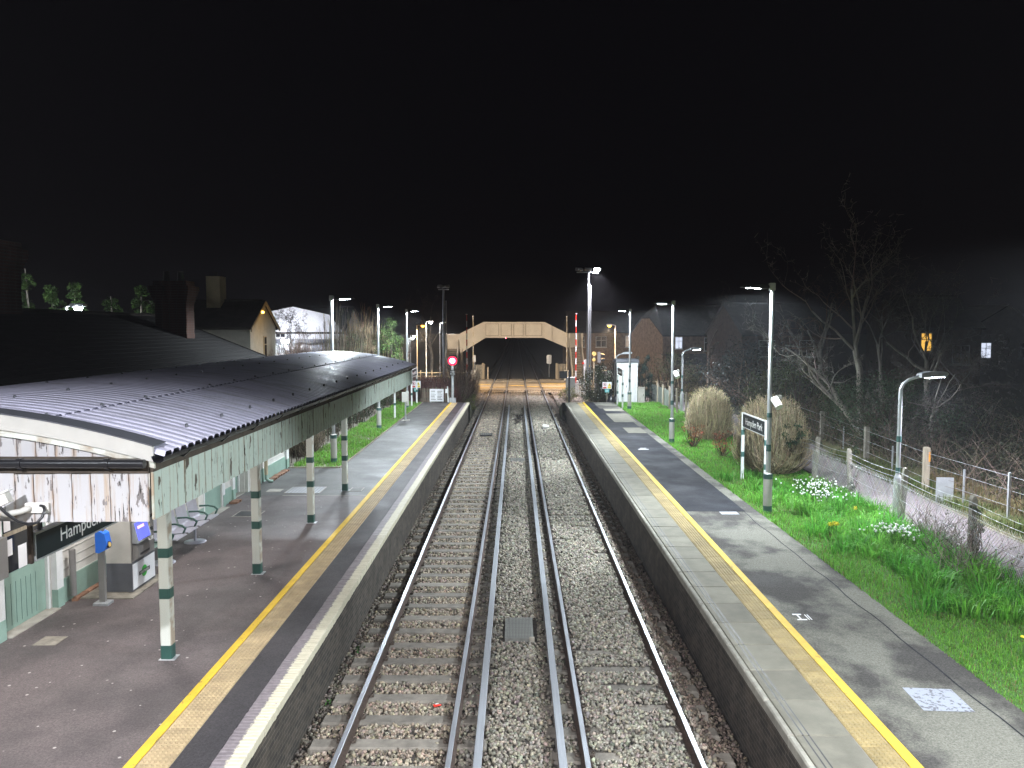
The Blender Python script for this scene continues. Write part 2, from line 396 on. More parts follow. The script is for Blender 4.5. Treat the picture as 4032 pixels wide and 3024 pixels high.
def sticks(paths, rad, cols):                             # paths (N,K,3), rad (N,K): three-sided tapering twigs
    N, K, _ = paths.shape; d = paths[:, -1] - paths[:, 0]; d /= np.linalg.norm(d, axis=1)[:, None] + 1e-9
    a = np.where(np.abs(d[:, 2:3]) < .9, np.array([[0, 0, 1.0]]), np.array([[1.0, 0, 0]]))
    u = np.cross(d, a); u /= np.linalg.norm(u, axis=1)[:, None] + 1e-9; w = np.cross(d, u)
    V = np.stack([paths + (u * math.cos(t) + w * math.sin(t))[:, None] * rad[..., None] for t in (0, 2.094, 4.189)], 2)
    base_i = (np.arange(N) * K * 3)[:, None, None]
    f = [[i*3+j, i*3+(j+1)%3, (i+1)*3+(j+1)%3, (i+1)*3+j] for i in range(K-1) for j in range(3)]
    F = (np.array(f)[None] + base_i).reshape(-1, 4)
    return V.reshape(-1, 3), F, np.repeat(cols, K * 3, 0)
def cat(parts):
    V = []; F = []; C = []; o = 0
    for v, f, c in parts: V.append(v); F.append(f + o); C.append(c); o += len(v)
    return np.concatenate(V), np.concatenate(F), np.concatenate(C)
def spot(parent, loc, power, color=(.86, .93, 1.0), size=150, blend=.6, rot=(0,0,0), radius=.1, name='lamp_light'):
    l = bpy.data.lights.new(name, 'SPOT'); l.energy = power; l.color = color; l.spot_size = R(size); l.spot_blend = blend; l.shadow_soft_size = radius
    return link(name, l, parent, loc, rot)
def point(parent, loc, power, color, radius=.1, name='lamp_light'):
    l = bpy.data.lights.new(name, 'POINT'); l.energy = power; l.color = color; l.shadow_soft_size = radius
    return link(name, l, parent, loc)

# ------------------------------------------------------------------ ground
PZ = .915                                                  # platform level above the rail tops
def gz(x, y):
    if -3.6 < x < 3.6 : return -.55
    t = min(1, max(0, (y - 52) / 6.0)); z = .86 * (1 - t) - .14 * t
    if x > 12: z += min(1.2, (x - 12) * .16) * (1 - t)
    return z
xs = [-400,-200,-100,-60,-40,-30,-24,-20,-16,-13,-11,-9,-8,-7,-6,-5,-4,-3.62,-3.58,-2,0,2,3.58,3.62,4,5,6,7,8,9,10,11,12,13,14,15,16,18,20,23,27,32,40,60,100,200,400]
ys = [-60,-20,-5,2,8,14,20,26,32,38,44,50,51,52,53,54,55,56,57,58,60,66,74,90,110,140,200,300,500,900]
g = MB(); nx = len(xs)
g.add([(x, y, gz(x, y)) for y in ys for x in xs], [(j*nx+i, j*nx+i+1, (j+1)*nx+i+1, (j+1)*nx+i) for j in range(len(ys)-1) for i in range(nx-1)])
struct(g.obj('ground', 'soil'))

# ------------------------------------------------------------------ track bed, sleepers, rails
bed = MB()
prof = [(-3.12,-.30),(-2.95,-.27),(-2.6,-.24),(-2.45,-.22),(-.8,-.22),(0,-.20),(.85,-.2),(1,-.17),(2.5,-.17),(2.75,-.2),(2.95,-.36),(3.28,-.42)]
yb = [2, 73]
bed.add([(x, y, z) for y in yb for x, z in prof], [(i, i+1, len(prof)+i+1, len(prof)+i) for i in range(len(prof)-1)])
bed.add([(x, y, z) for y in (89, 460) for x, z in prof], [(i, i+1, len(prof)+i+1, len(prof)+i) for i in range(len(prof)-1)])
struct(bed.obj('track_bed', 'bed'))

RAILS = {'left': (-2.395, -.89), 'right': (.945, 2.45)}
head = [(-.036,-.006),(-.030,0),(.030,0),(.036,-.006),(.036,-.04),(.010,-.055),(.010,-.13),(.07,-.148),(.07,-.159),(-.07,-.159),(-.07,-.148),(-.010,-.13),(-.010,-.055),(-.036,-.04)]
def rail_mesh(y0, y1):
    b = MB(); n = len(head)
    ysr = [y0, 40, 73, 89, 160, y1]
    vs = [(p[0], y, p[1]) for y in ysr for p in head]; fs = []; ms = []
    for k in range(len(ysr)-1):
        for i in range(n):
            fs.append((k*n+i, k*n+(i+1)%n, (k+1)*n+(i+1)%n, (k+1)*n+i)); ms.append(1 if i in (0,1,2) else 0)
    o = len(b.v); b.v += vs; b.f += fs; b.m += ms; b.sm += [False]*len(fs)
    b.f.append(tuple(range(n))); b.m.append(0); b.sm.append(False)
    return b.mesh(['rail_rust', 'rail_top'])
RM = rail_mesh(3, 455)
sl = MB(); sl.bbox(-1.25, 1.25, -.135, .135, -.2, 0, .025); SLM = sl.mesh('sleeper')
ck = MB()                                                  # spring clip: a bent bar on its shoulder
ck.tube([(.0,-.05,.0),(.03,-.05,.035),(.055,-.01,.045),(.03,.05,.03),(0,.05,.01)], .011, 5)
ck.box(-.02, .05, -.03, .03, -.01, .018); CKM = ck.mesh('clip')
for side, (xa, xb) in RAILS.items():
    cx = (xa + xb) / 2
    t = struct(link('railway_track', None, None, (cx, 0, 0)))
    for x in (xa, xb): link('rail', RM, t, (x - cx, 0, 0))
    i = 0; y = 8.05 + (.35 if side == 'right' else 0)
    while y < 71.5:
        s = link('sleeper', SLM, t, (random.uniform(-.02, .02), y, -.161), (0, 0, random.uniform(-.006, .006)))
        if y < 27:
            for x in (xa, xb):
                for sg in (-1, 1):
                    link('rail_clip', CKM, t, (x - cx + sg * .085, y, -.14), (0, 0, 0 if sg > 0 else math.pi))
        y += .70
def conductor(x, label):
    t = thing('conductor_rail', label, 'conductor rail', (x, 0, 0), 0, 'conductor rails between the tracks')
    h = .075; b = MB()
    b.prism([(-.055,h-.006),(-.048,h),(.048,h),(.055,h-.006),(.055,h-.045),(.012,h-.06),(.012,h-.12),(.05,h-.135),(.05,h-.15),(-.05,h-.15),(-.05,h-.135),(-.012,h-.12),(-.012,h-.06),(-.055,h-.045)], 'y', 3, 58.5, 0)
    me = b.mesh(['rail_rust', 'third_top'])
    for p in me.polygons:
        if p.normal.z > .5 and p.center.z > h - .01: p.material_index = 1
    link('rail', me, t)
    ib = MB(); ib.tube([(0,0,-.22),(0,0,-.12),(0,0,-.075)], [.07,.055,.045], 8); im = ib.mesh('insulator')
    y = 9.2
    while y < 58: link('insulator', im, t, (0, y, 0)); y += 2.8
conductor(-.50, 'dull steel conductor rail standing beside the brown ballasted track')
conductor(.61, 'dull steel conductor rail standing beside the pale ballasted track')

def ballast():
    P = []; C = []; Sz = []
    def region(x0, x1, y0, y1, dens, zf, col, size, skip=None, v=.36):
        n = int((x1 - x0) * (y1 - y0) * dens); x = rng.uniform(x0, x1, n); y = rng.uniform(y0, y1, n)
        z = zf(x, y) + rng.normal(0, .012, n); keep = np.ones(n, bool)
        for r in (-2.395, -.89, .945, 2.45): keep &= ~((np.abs(x - r) < .085) & (z > -.19))
        for r in (-.50, .61): keep &= np.abs(x - r) > .075
        keep &= ~((x > -.26) & (x < .42) & (((y > 14.5) & (y < 15.75)) | ((y > 34.6) & (y < 35.7))))
        if skip is not None: keep &= ~skip(x, y)
        n = keep.sum(); P.append(np.c_[x, y, z][keep]); C.append(jitcol(n, col, v, .05)); Sz.append(rng.uniform(.7, 1.35, n) * size)
    ph = lambda y, o: np.abs(((y - o + .35) % .70) - .35)
    onL = lambda x, y: (ph(y, 8.05) < .135) & (x > -2.9) & (x < -.42)
    def skipL(x, y): return onL(x, y) & (rng.random(len(x)) > .02)
    def skipR(x, y):
        bare = np.sin(y * .55 + 1.0) + .8 * np.sin(y * 1.7 + x * 2.5) + .6 * np.sin(x * 3.1)
        return (ph(y, 8.40) < .125) & (bare > .35) & (rng.random(len(x)) > .05)
    for (y0, y1, dens, sz) in ((8.2, 20, 620, .038), (20, 34, 420, .045), (34, 72.2, 200, .062)):
        region(-2.95, -.8, y0, y1, dens, lambda x, y: np.where(x < -2.5, -.205 - (-2.5 - x) * .10, -.196), (.25, .21, .16), sz, skipL)
        region(-.8, .86, y0, y1, dens, lambda x, y: -.19 + .02 * np.cos(x * 3), (.22, .20, .16), sz)
        region(.86, 2.62, y0, y1, dens * 1.1, lambda x, y: -.145 + 0 * x, (.255, .235, .19), sz, skipR)
        region(2.62, 3.25, y0, y1, dens, lambda x, y: np.interp(x, [2.62, 2.78, 3.0, 3.25], [-.15, -.17, -.34, -.40]), (.17, .135, .105), sz)
    for (x0, x1) in ((-6, -2.9), (3.2, 5.5)):
        region(x0, x1, 60, 72.2, 120, lambda x, y: -.13 + 0 * x, (.25, .21, .17), .07)
    region(-3.1, -2.93, 8.2, 45, 600, lambda x, y: -.27 + 0 * x, (.16, .135, .11), .045)
    P = np.concatenate(P); V, F, C2 = stones(P, np.concatenate(Sz), np.concatenate(C))
    o = stuff(npmesh('ballast', V, F, 'stone', None, C2)); o['label'] = 'loose crushed stone ballast lying between the rails and sleepers'; o['category'] = 'ballast'
ballast()

def drain_cover(x0, x1, y0, y1, label):
    t = thing('drain_cover', label, 'drain cover', ((x0+x1)/2, (y0+y1)/2, -.16), 0, 'gratings between the tracks'); w, d = (x1-x0)/2, (y1-y0)/2
    b = MB(); b.box(-w,w,-d,-d+.03,-.06,.03).box(-w,w,d-.03,d,-.06,.03).box(-w,-w+.025,-d+.03,d-.03,-.06,.03).box(w-.025,w,-d+.03,d-.03,-.06,.03)
    b.obj('frame', 'grating', t)
    s = MB(); s.box(-.011,.011,-d+.03,d-.03,-.03,.026); sm = s.mesh('grating'); n = 17
    for i in range(n): link('bar', sm, t, (-w+.04+(2*w-.08)*i/(n-1), 0, 0))
    p = MB(); p.box(-w+.02,w-.02,-d+.02,d-.02,-.07,-.05); p.obj('sump', 'black_iron', t)
    k = MB(); k.bbox(-.05,.05,-.04,.04,-.05,.05,.01); km = k.mesh('old_concrete'); link('corner_block', km, t, (-w+.03, d, 0)); link('corner_block', km, t, (w-.03, -d, 0))
drain_cover(-.21, .33, 14.6, 15.68, 'square slatted grating in the ballast just past the card reader')
drain_cover(-.24, .40, 34.66, 35.6, 'square slatted grating in the ballast level with the rounded twiggy bush')
# crossing-side gear between and beside the rails
t = thing('trap_cover', 'flat ribbed iron plate between the rails of the sleeper-striped track', 'cover', (-1.64, 43.5, -.15))
b = MB(); b.bbox(-.32,.32,-.5,.5,-.05,.05,.01); b.obj('plate', 'black_iron', t)
s = MB(); s.box(-.025,.025,-.42,.42,.05,.07); sm = s.mesh('grating')
for i in range(6): link('rib', sm, t, (-.25+.1*i, 0, .001))
t = thing('track_magnet', 'small yellowish box magnet fixed between the rails of the pale track', 'magnet', (1.75, 46.5, -.12))
b = MB(); b.bbox(-.18,.18,-.4,.4,0,.14,.03); b.obj('housing', 'cream_paint', t); b = MB(); b.box(-.3,.3,-.5,.5,-.05,-.004); b.obj('base_plate', 'black_iron', t)
t = thing('cable_bundle', 'dark looping cables lying on the ballast at the end of the conductor rails', 'cable', (.05, 50, -.13)); 
for k in range(4):
    b = MB(); b.tube([(-.3+.1*k, 4-k*.6, .03), (-.1+.2*k, 2.6, .12), (.15, 1.5-k*.3, .03), (-.25+.2*k, .2, .1), (.2-.15*k, -1.2-k*.3, .03)], .025, 6); b.obj('cable', 'black_plastic', t)
t = thing('crisp_packet', 'crumpled red packet dropped on a sleeper', 'litter', (-1.22, 11.93, -.14), .4)
b = MB(); b.add([(-.06,-.03,0),(.06,-.035,.01),(.065,.03,.0),(-.055,.035,.012),(0,0,.03)], [(0,1,4),(1,2,4),(2,3,4),(3,0,4),(3,2,1,0)]); b.obj('wrapper', 'red', t)
b = MB(); b.box(-.03,.02,-.012,.01,.028,.031); b.obj('label', 'white_paint', t)

# ------------------------------------------------------------------ platforms
def platform(side):
    t = struct(link('platform', None, None, (0, 0, 0)))
    if side == 'left':
        b = MB(); b.box(-9.5, -3.42, -3, 51.4, -.5, .905); b.obj('slab', 'old_concrete', t)
        w = MB(); w.box(-3.40, -3.10, -3, 51.4, -.5, .80); w.obj('edge_wall', 'platform_brick', t)
        a = MB(); a.box(-7.98, -4.282, -3, 22.5, .85, PZ); a.obj('tarmac', 'asphalt_left', t)
        a = MB(); a.box(-7.98, -4.282, 22.504, 27.0, .85, PZ).box(-6.03, -4.282, 27.0, 51.4, .85, PZ); a.obj('tarmac', 'asphalt_far', t)
        a = MB(); a.box(-6.7, -4.3, 22.46, 22.53, PZ, PZ+.004); a.obj('joint_line', 'concrete', t)
        a = MB(); a.box(-3.776, -3.352, -3, 51.4, .85, PZ-.004); a.obj('edge_strip', 'asphalt_strip', t)
        a = MB(); a.box(-4.28, -4.164, -3, 51.4, .86, PZ+.004); a.obj('yellow_line', 'yellow_line', t)
        # header bricks of the coping, the outer half painted cream
        br = MB(); br.bbox(-.17, .17, -.0365, .0365, -.11, 0, .008); bm_ = br.mesh('coping_brick'); y = 7.6; k = 0; far = []
        while y < 51.35:
            if k < 300: link('coping_brick', bm_, t, (-3.18 + random.uniform(-.004, .004), y, PZ + random.uniform(-.004, .003)))
            else: far.append(y)
            y += .0775; k += 1
        fb = MB()
        for y in far: fb.bbox(-.17, .17, y-.0365, y+.0365, -.11, 0, .008)
        stuff(fb.obj('coping_brick_run', 'coping_brick', t, (-3.18, 0, PZ)))
        mo = MB(); mo.box(-3.35, -3.02, -3, 51.4, .80, PZ-.018); mo.obj('mortar_bed', 'old_concrete', t)
        x0, x1, mat = -4.158, -3.782, 'tactile_left'
    else:
        b = MB(); b.box(3.46, 6.25, -3, 51.6, -.5, .905); b.obj('slab', 'old_concrete', t)
        w = MB(); w.box(3.30, 3.45, -3, 51.6, -.5, .79); w.obj('edge_wall', 'platform_brick', t)
        a = MB(); a.box(4.446, 6.33, -3, 51.6, .85, PZ); a.obj('tarmac', 'asphalt_right', t)
        a = MB(); a.box(4.452, 6.0, 20.55, 47.4, PZ-.01, PZ+.004).box(4.452, 5.0, 47.404, 51.5, PZ-.01, PZ+.0045); a.obj('tarmac_patch', 'asphalt_dark', t)
        for (y0, y1, xx0, xx1) in ((40.5, 44.6, 5.05, 6.2), (46.0, 47.3, 5.2, 6.3), (36.2, 38.2, 5.15, 6.0)):
            a = MB(); a.box(xx0, xx1, y0, y1, PZ, PZ+.008); a.obj('concrete_bay', 'paver', t)
        a = MB(); a.box(4.304, 4.44, -3, 51.6, .86, PZ+.004); a.obj('yellow_line', 'yellow_line', t)
        e = MB(); e.bbox(-.042, .042, -.443, .443, -.13, 0, .018); em = e.mesh('nosing')
        p = MB(); p.bbox(-.326, .326, -.442, .442, -.06, 0, .008); pm = p.mesh('paver')
        q = MB(); q.box(-.009, .009, -.442, .442, -.01, .0015); qm = q.mesh('black_iron')
        y = 5.0
        while y < 51.3:
            link('nosing', em, t, (3.236, y, PZ + random.uniform(-.003, .003)))
            o = link('paving_slab', pm, t, (3.610, y, PZ + random.uniform(-.003, .003)), (random.uniform(-.002, .002), 0, 0))
            for gx in (-.235, -.165): link('groove', qm, o, (gx, 0, 0))
            y += .90
        mo = MB(); mo.box(3.20, 4.30, -3, 51.6, .78, PZ-.025); mo.obj('mortar_bed', 'bed', t)
        x0, x1, mat = 3.946, 4.298, 'tactile'
        cr = MB(); pts = [(5.93 + .02*math.sin(i*1.7) + .012*math.sin(i*5.1), 5 + i*.5) for i in range(32)]
        for (xa, ya), (xb, yb_) in zip(pts, pts[1:]): cr.add([(xa-.012, ya, PZ+.003), (xa+.012, ya, PZ+.003), (xb+.012, yb_, PZ+.003), (xb-.012, yb_, PZ+.003)], [(0,1,2,3)])
        cr.obj('crack_seal', 'asphalt_dark', t)
        mk = MB(); mk.box(4.62,4.76,12.99,13.03,PZ+.003,PZ+.007).box(4.675,4.70,12.80,12.985,PZ+.003,PZ+.007).box(4.62,4.78,12.755,12.795,PZ+.003,PZ+.007).box(4.81,4.825,12.77,13.0,PZ+.003,PZ+.007).box(4.85,4.865,12.77,13.0,PZ+.003,PZ+.007)
        mk.obj('painted_mark', 'white_paint', t)
        mk = MB(); mk.box(4.85,5.25,31.2,31.32,PZ+.006,PZ+.009).box(4.95,5.2,31.5,31.58,PZ+.006,PZ+.009); mk.obj('painted_mark', 'white_paint', t)
        hp = MB(); hp.add([(5.14,10.3,PZ+.006),(5.76,10.25,PZ+.006),(5.72,9.62,PZ+.006),(5.1,9.66,PZ+.006)], [(3,2,1,0)]); hp.obj('metal_cover', 'spotted_cover', t)
        hp = MB(); hp.box(5.3,5.75,20.2,20.5,PZ,PZ+.006); hp.obj('metal_cover', 'hatch', t)
    cx = (x0 + x1) / 2; hw = (x1 - x0) / 2 - .003
    tb = MB(); tb.bbox(-hw, hw, -.194, .194, -.05, 0, .006)
    for i in range(6):
        for j in range(6):
            bx, by = -hw + (i+.5)*2*hw/6, -.197 + (j+.5)*.394/6
            tb.add([(bx-.016,by-.016,0),(bx+.016,by-.016,0),(bx+.016,by+.016,0),(bx-.016,by+.016,0),(bx-.009,by-.009,.010),(bx+.009,by-.009,.010),(bx+.009,by+.009,.010),(bx-.009,by+.009,.010)], [(4,5,6,7),(0,1,5,4),(1,2,6,5),(2,3,7,6),(3,0,4,7)])
    tm = tb.mesh(mat); y = 6.2
    while y < 51.3: link('tactile_tile', tm, t, (cx, y, PZ + .001 + random.uniform(-.002, .002))); y += .40
    # rough ramp down at the far end
    ra = MB(); ends = (-6.0, -3.0) if side == 'left' else (3.0, 6.2)
    ra.add([(ends[0], 51.4, .9), (ends[1], 51.4, .86), (ends[1] + (.0 if side == 'left' else 0), 56, -.3), (ends[0], 56, -.1), (ends[0],51.4,-.5),(ends[1],51.4,-.5)], [(0,1,2,3),(1,5,2),(0,3,4)])
    ra.obj('end_ramp', 'soil', t)
    return t
m, nt, bs = base('spotted_cover'); v = coords(nt); c = ramp(nt, noise(nt, v, 17, 4, .6), [(.53, (.34, .36, .41)), (.60, (.13, .13, .15))]); nt.links.new(c, bs.inputs['Base Color']); bs.inputs['Roughness'].default_value = .6
platform('left'); platform('right')
# ------------------------------------------------------------------ platform canopy
def arc(x): return 4.94 - .36 * ((x + 5.72) / 2.48) ** 2
def canopy():
    t = thing('platform_canopy', 'long barrel-roofed platform canopy of corrugated sheets with peeling board fascia on banded posts', 'canopy', (-5.05, 15.8, PZ))
    O = Vector((-5.05, 15.8, PZ)); L = lambda x, y, z: (x - O.x, y - O.y, z - O.z)
    Y0, Y1 = 7.0, 24.75
    # posts with green bands
    pb = MB(); h = 3.2; r = .079; c = .018
    poly = [(-r+c,-r),(r-c,-r),(r,-r+c),(r,r-c),(r-c,r),(-r+c,r),(-r,r-c),(-r,-r+c)]
    pb.prism(poly, 'z', 0, h); pm = pb.mesh('peel_post')
    bands = []
    for (z0, z1) in ((0, .21), (.895, 1.045), (1.495, 1.635)):
        q = MB(); q.prism([(p[0]*1.03, p[1]*1.03) for p in poly], 'z', z0 + (.002 if z0 else 0), z1); bands.append(q.mesh('bottle_green'))
    bp = MB(); bp.bbox(-.10, .13, -.10, .10, -.002, .010, .004); bpm = bp.mesh('galv')
    for y in (11.22, 15.22, 19.3, 23.2):
        p = link('post', pm, t, L(-5.05, y, PZ)); p['label'] = 'square post with dark green bands'
        for bm_ in bands: link('band', bm_, p)
        link('base_plate', bpm, p)
    # beams
    b = MB(); b.box(*[-5.13-O.x, -4.97-O.x], Y0+.1-O.y, Y1-.1-O.y, 4.12-O.z, 4.32-O.z); b.obj('long_beam', 'cream_paint', t)
    cb = MB(); cb.box(-8.0+5.72, -3.32+5.72, -.06, .06, 0, .16); cm = cb.mesh('cream_paint')
    for y in (11.22, 15.22, 19.3, 23.2): link('cross_beam', cm, t, L(-5.72, y, 3.98))
    # fascia boards: track side and both ends
    w = .17; bd = MB(); bd.bbox(-.082, .082, -.011, .011, -.43, 0, .004); bg_, bw_ = bd.mesh('peel_green'), bd.mesh('peel_lit')
    y = Y0 + .085
    while y < Y1: link('fascia_board', bg_, t, L(-3.25 + random.uniform(-.004, .004), y, 4.405 + random.uniform(-.006, .006)), (0, 0, R(90))); y += w
    x = -3.36
    while x > -8.2:
        link('end_board', bw_, t, L(x, Y0 - .013 + random.uniform(-.003, .003), 4.392 + random.uniform(-.005, .005))); x -= w
    k = MB(); k.box(-3.282-O.x, -3.264-O.x, Y0+.03-O.y, Y1-O.y, 4.0-O.z, 4.54-O.z).box(-8.2-O.x, -3.29-O.x, Y0+.012-O.y, Y0+.03-O.y, 4.0-O.z, 4.54-O.z); k.obj('backing', 'dark_timber', t)
    k = MB(); k.box(-3.262-O.x, -3.232-O.x, Y0-O.y, Y1-O.y, 4.408-O.z, 4.555-O.z).box(-8.2-O.x, -3.27-O.x, Y0-.02-O.y, Y0+.008-O.y, 4.396-O.z, 4.53-O.z); k.obj('rotten_rail', 'dark_timber', t)
    # gable boards above the end gutter, cut to the curve
    x = -3.36
    while x > -8.1:
        if arc(x) - 4.54 > .03:
            g = MB(); g.prism([(-.082, 0), (.082, 0), (.082, arc(x+.083)-4.585), (-.082, arc(x-.083)-4.585)], 'y', 0, .02)
            g.obj('gable_board', 'peel_lit', t, L(x, Y0+.03, 4.535))
        x -= w
    # curved barge board and its capping flashing
    n = 24; bx = [-3.22 - (8.2-3.22) * i / n for i in range(n+1)]
    def strip(name, dz0, dz1, ya, yb_, mat):
        s = MB(); vs = []
        for xx in bx: vs += [(xx, ya, arc(xx)+dz0), (xx, ya, arc(xx)+dz1), (xx, yb_, arc(xx)+dz1), (xx, yb_, arc(xx)+dz0)]
        fs = [(4*i+j, 4*i+(j+1)%4, 4*i+4+(j+1)%4, 4*i+4+j) for i in range(n) for j in range(4)] + [(0,1,2,3), (4*n+3,4*n+2,4*n+1,4*n)]
        s.add(vs, fs); s.obj(name, mat, t, (-O.x, -O.y, -O.z))
    strip('barge_board', -.075, .062, Y0-.03, Y0+.0, 'machine_beige')
    strip('verge_flashing', .064, .074, Y0-.03, Y0+.24, 'machine_dark')
    strip('lower_trim', -.135, -.08, Y0-.005, Y0+.02, 'peel_post')
    strip('far_barge', -.10, .02, Y1+.0, Y1+.03, 'white_paint')
    strip('far_flashing', .022, .034, Y1-.15, Y1+.03, 'galv')
    # corrugated sheets in two lapped rows
    pit = .165; per = 6; seg = 12; cols = int(round((Y1 - Y0) / (pit * per)))
    Wd = (Y1 - Y0) / cols; p2 = Wd / per
    def sheet(xa, xb, lift):
        na = 9; ny = per * seg + 1; V = []; 
        for i in range(na + 1):
            xx = xa + (xb - xa) * i / na
            for j in range(ny):
                yy = Wd * j / (ny - 1); V.append((xx + 5.72, yy, arc(xx) + lift - 4.94 + .018 - .042 * max(0.0, math.cos(2 * math.pi * yy / p2)) ** 3))
        s = MB(); s.add(V, [(i*ny+j, i*ny+j+1, (i+1)*ny+j+1, (i+1)*ny+j) for i in range(na) for j in range(ny-1)], 0, True); return s.mesh('roof_sheet')
    low = sheet(-4.42, -3.13, .022); up = sheet(-6.7, -4.30, .036); bk = sheet(-8.25, -6.6, .022)
    for k in range(cols):
        for me in (low, up, bk): link('roof_sheet', me, t, L(-5.72, Y0 + Wd * k, 4.94))
    bo = MB()
    for xx in (-3.42, -4.36, -5.2, -6.1, -7.0):
        for k in range(cols + 1):
            y = Y0 + .2 + k * Wd + (.12 if int(abs(xx) * 10) % 2 else 0)
            if y < Y1: bo.tube([(xx, y, arc(xx)+.03), (xx, y, arc(xx)+.066), (xx, y, arc(xx)+.072)], [.017, .016, .006], 6)
    stuff(bo.obj('roof_bolts', 'machine_dark', t, (-O.x, -O.y, -O.z)))
    # gutters: half-round along the edge, round rainwater pipe across the end
    gu = MB(); prof = [(math.cos(a)*.06, math.sin(a)*.06) for a in [math.pi + math.pi*i/8 for i in range(9)]]; inner = [(p[0]*.88, p[1]*.88) for p in reversed(prof)]
    gu.prism([(-3.165+p[0]-O.x, 4.555+p[1]-O.z) for p in prof + inner], 'y', Y0-.05-O.y, Y1+.06-O.y); gu.obj('edge_gutter', 'black_plastic', t)
    br = MB(); br.prism([(-.075,.0),(-.07,-.075),(0,-.088),(.075,-.02),(.062,-.02),(0,-.07),(-.06,-.06),(-.065,0)], 'y', -.015, .015); brm = br.mesh('black_plastic')
    y = Y0 + .5
    while y < Y1: link('gutter_bracket', brm, t, L(-3.165, y, 4.555)); y += 1.0
    gt = MB(); gt.tube([(-8.2-O.x, Y0-.085-O.y, 4.50-O.z), (-3.27-O.x, Y0-.085-O.y, 4.495-O.z)], .04, 14); gt.obj('end_gutter', 'black_plastic', t)
    cl = MB(); cl.tube([(-.02,0,0),(.02,0,0)], .047, 12); cl.box(-.02,.02,.0,.06,-.06,-.035); clm = cl.mesh('black_plastic')
    for x in (-3.6, -4.37, -5.3, -6.2): link('pipe_clip', clm, t, L(x, Y0-.085, 4.498))
    # strip lights under the soffit
    for y in (9.4, 13.2, 17.2):
        f = MB(); f.box(-.05, .05, -.6, .6, 0, .06); fo = f.obj('strip_light', 'white_paint', t, L(-6.6, y, 4.02))
        f = MB(); f.box(-.035, .035, -.56, .56, -.012, -.001); f.obj('diffuser', 'fluor', fo)
        l = bpy.data.lights.new('strip_lamp', 'AREA'); l.shape = 'RECTANGLE'; l.size = .08; l.size_y = 1.1; l.energy = STRIP_W; l.color = (1, .93, .88)
        link('strip_lamp', l, t, L(-6.6, y, 3.99))
STRIP_W = 26
canopy()

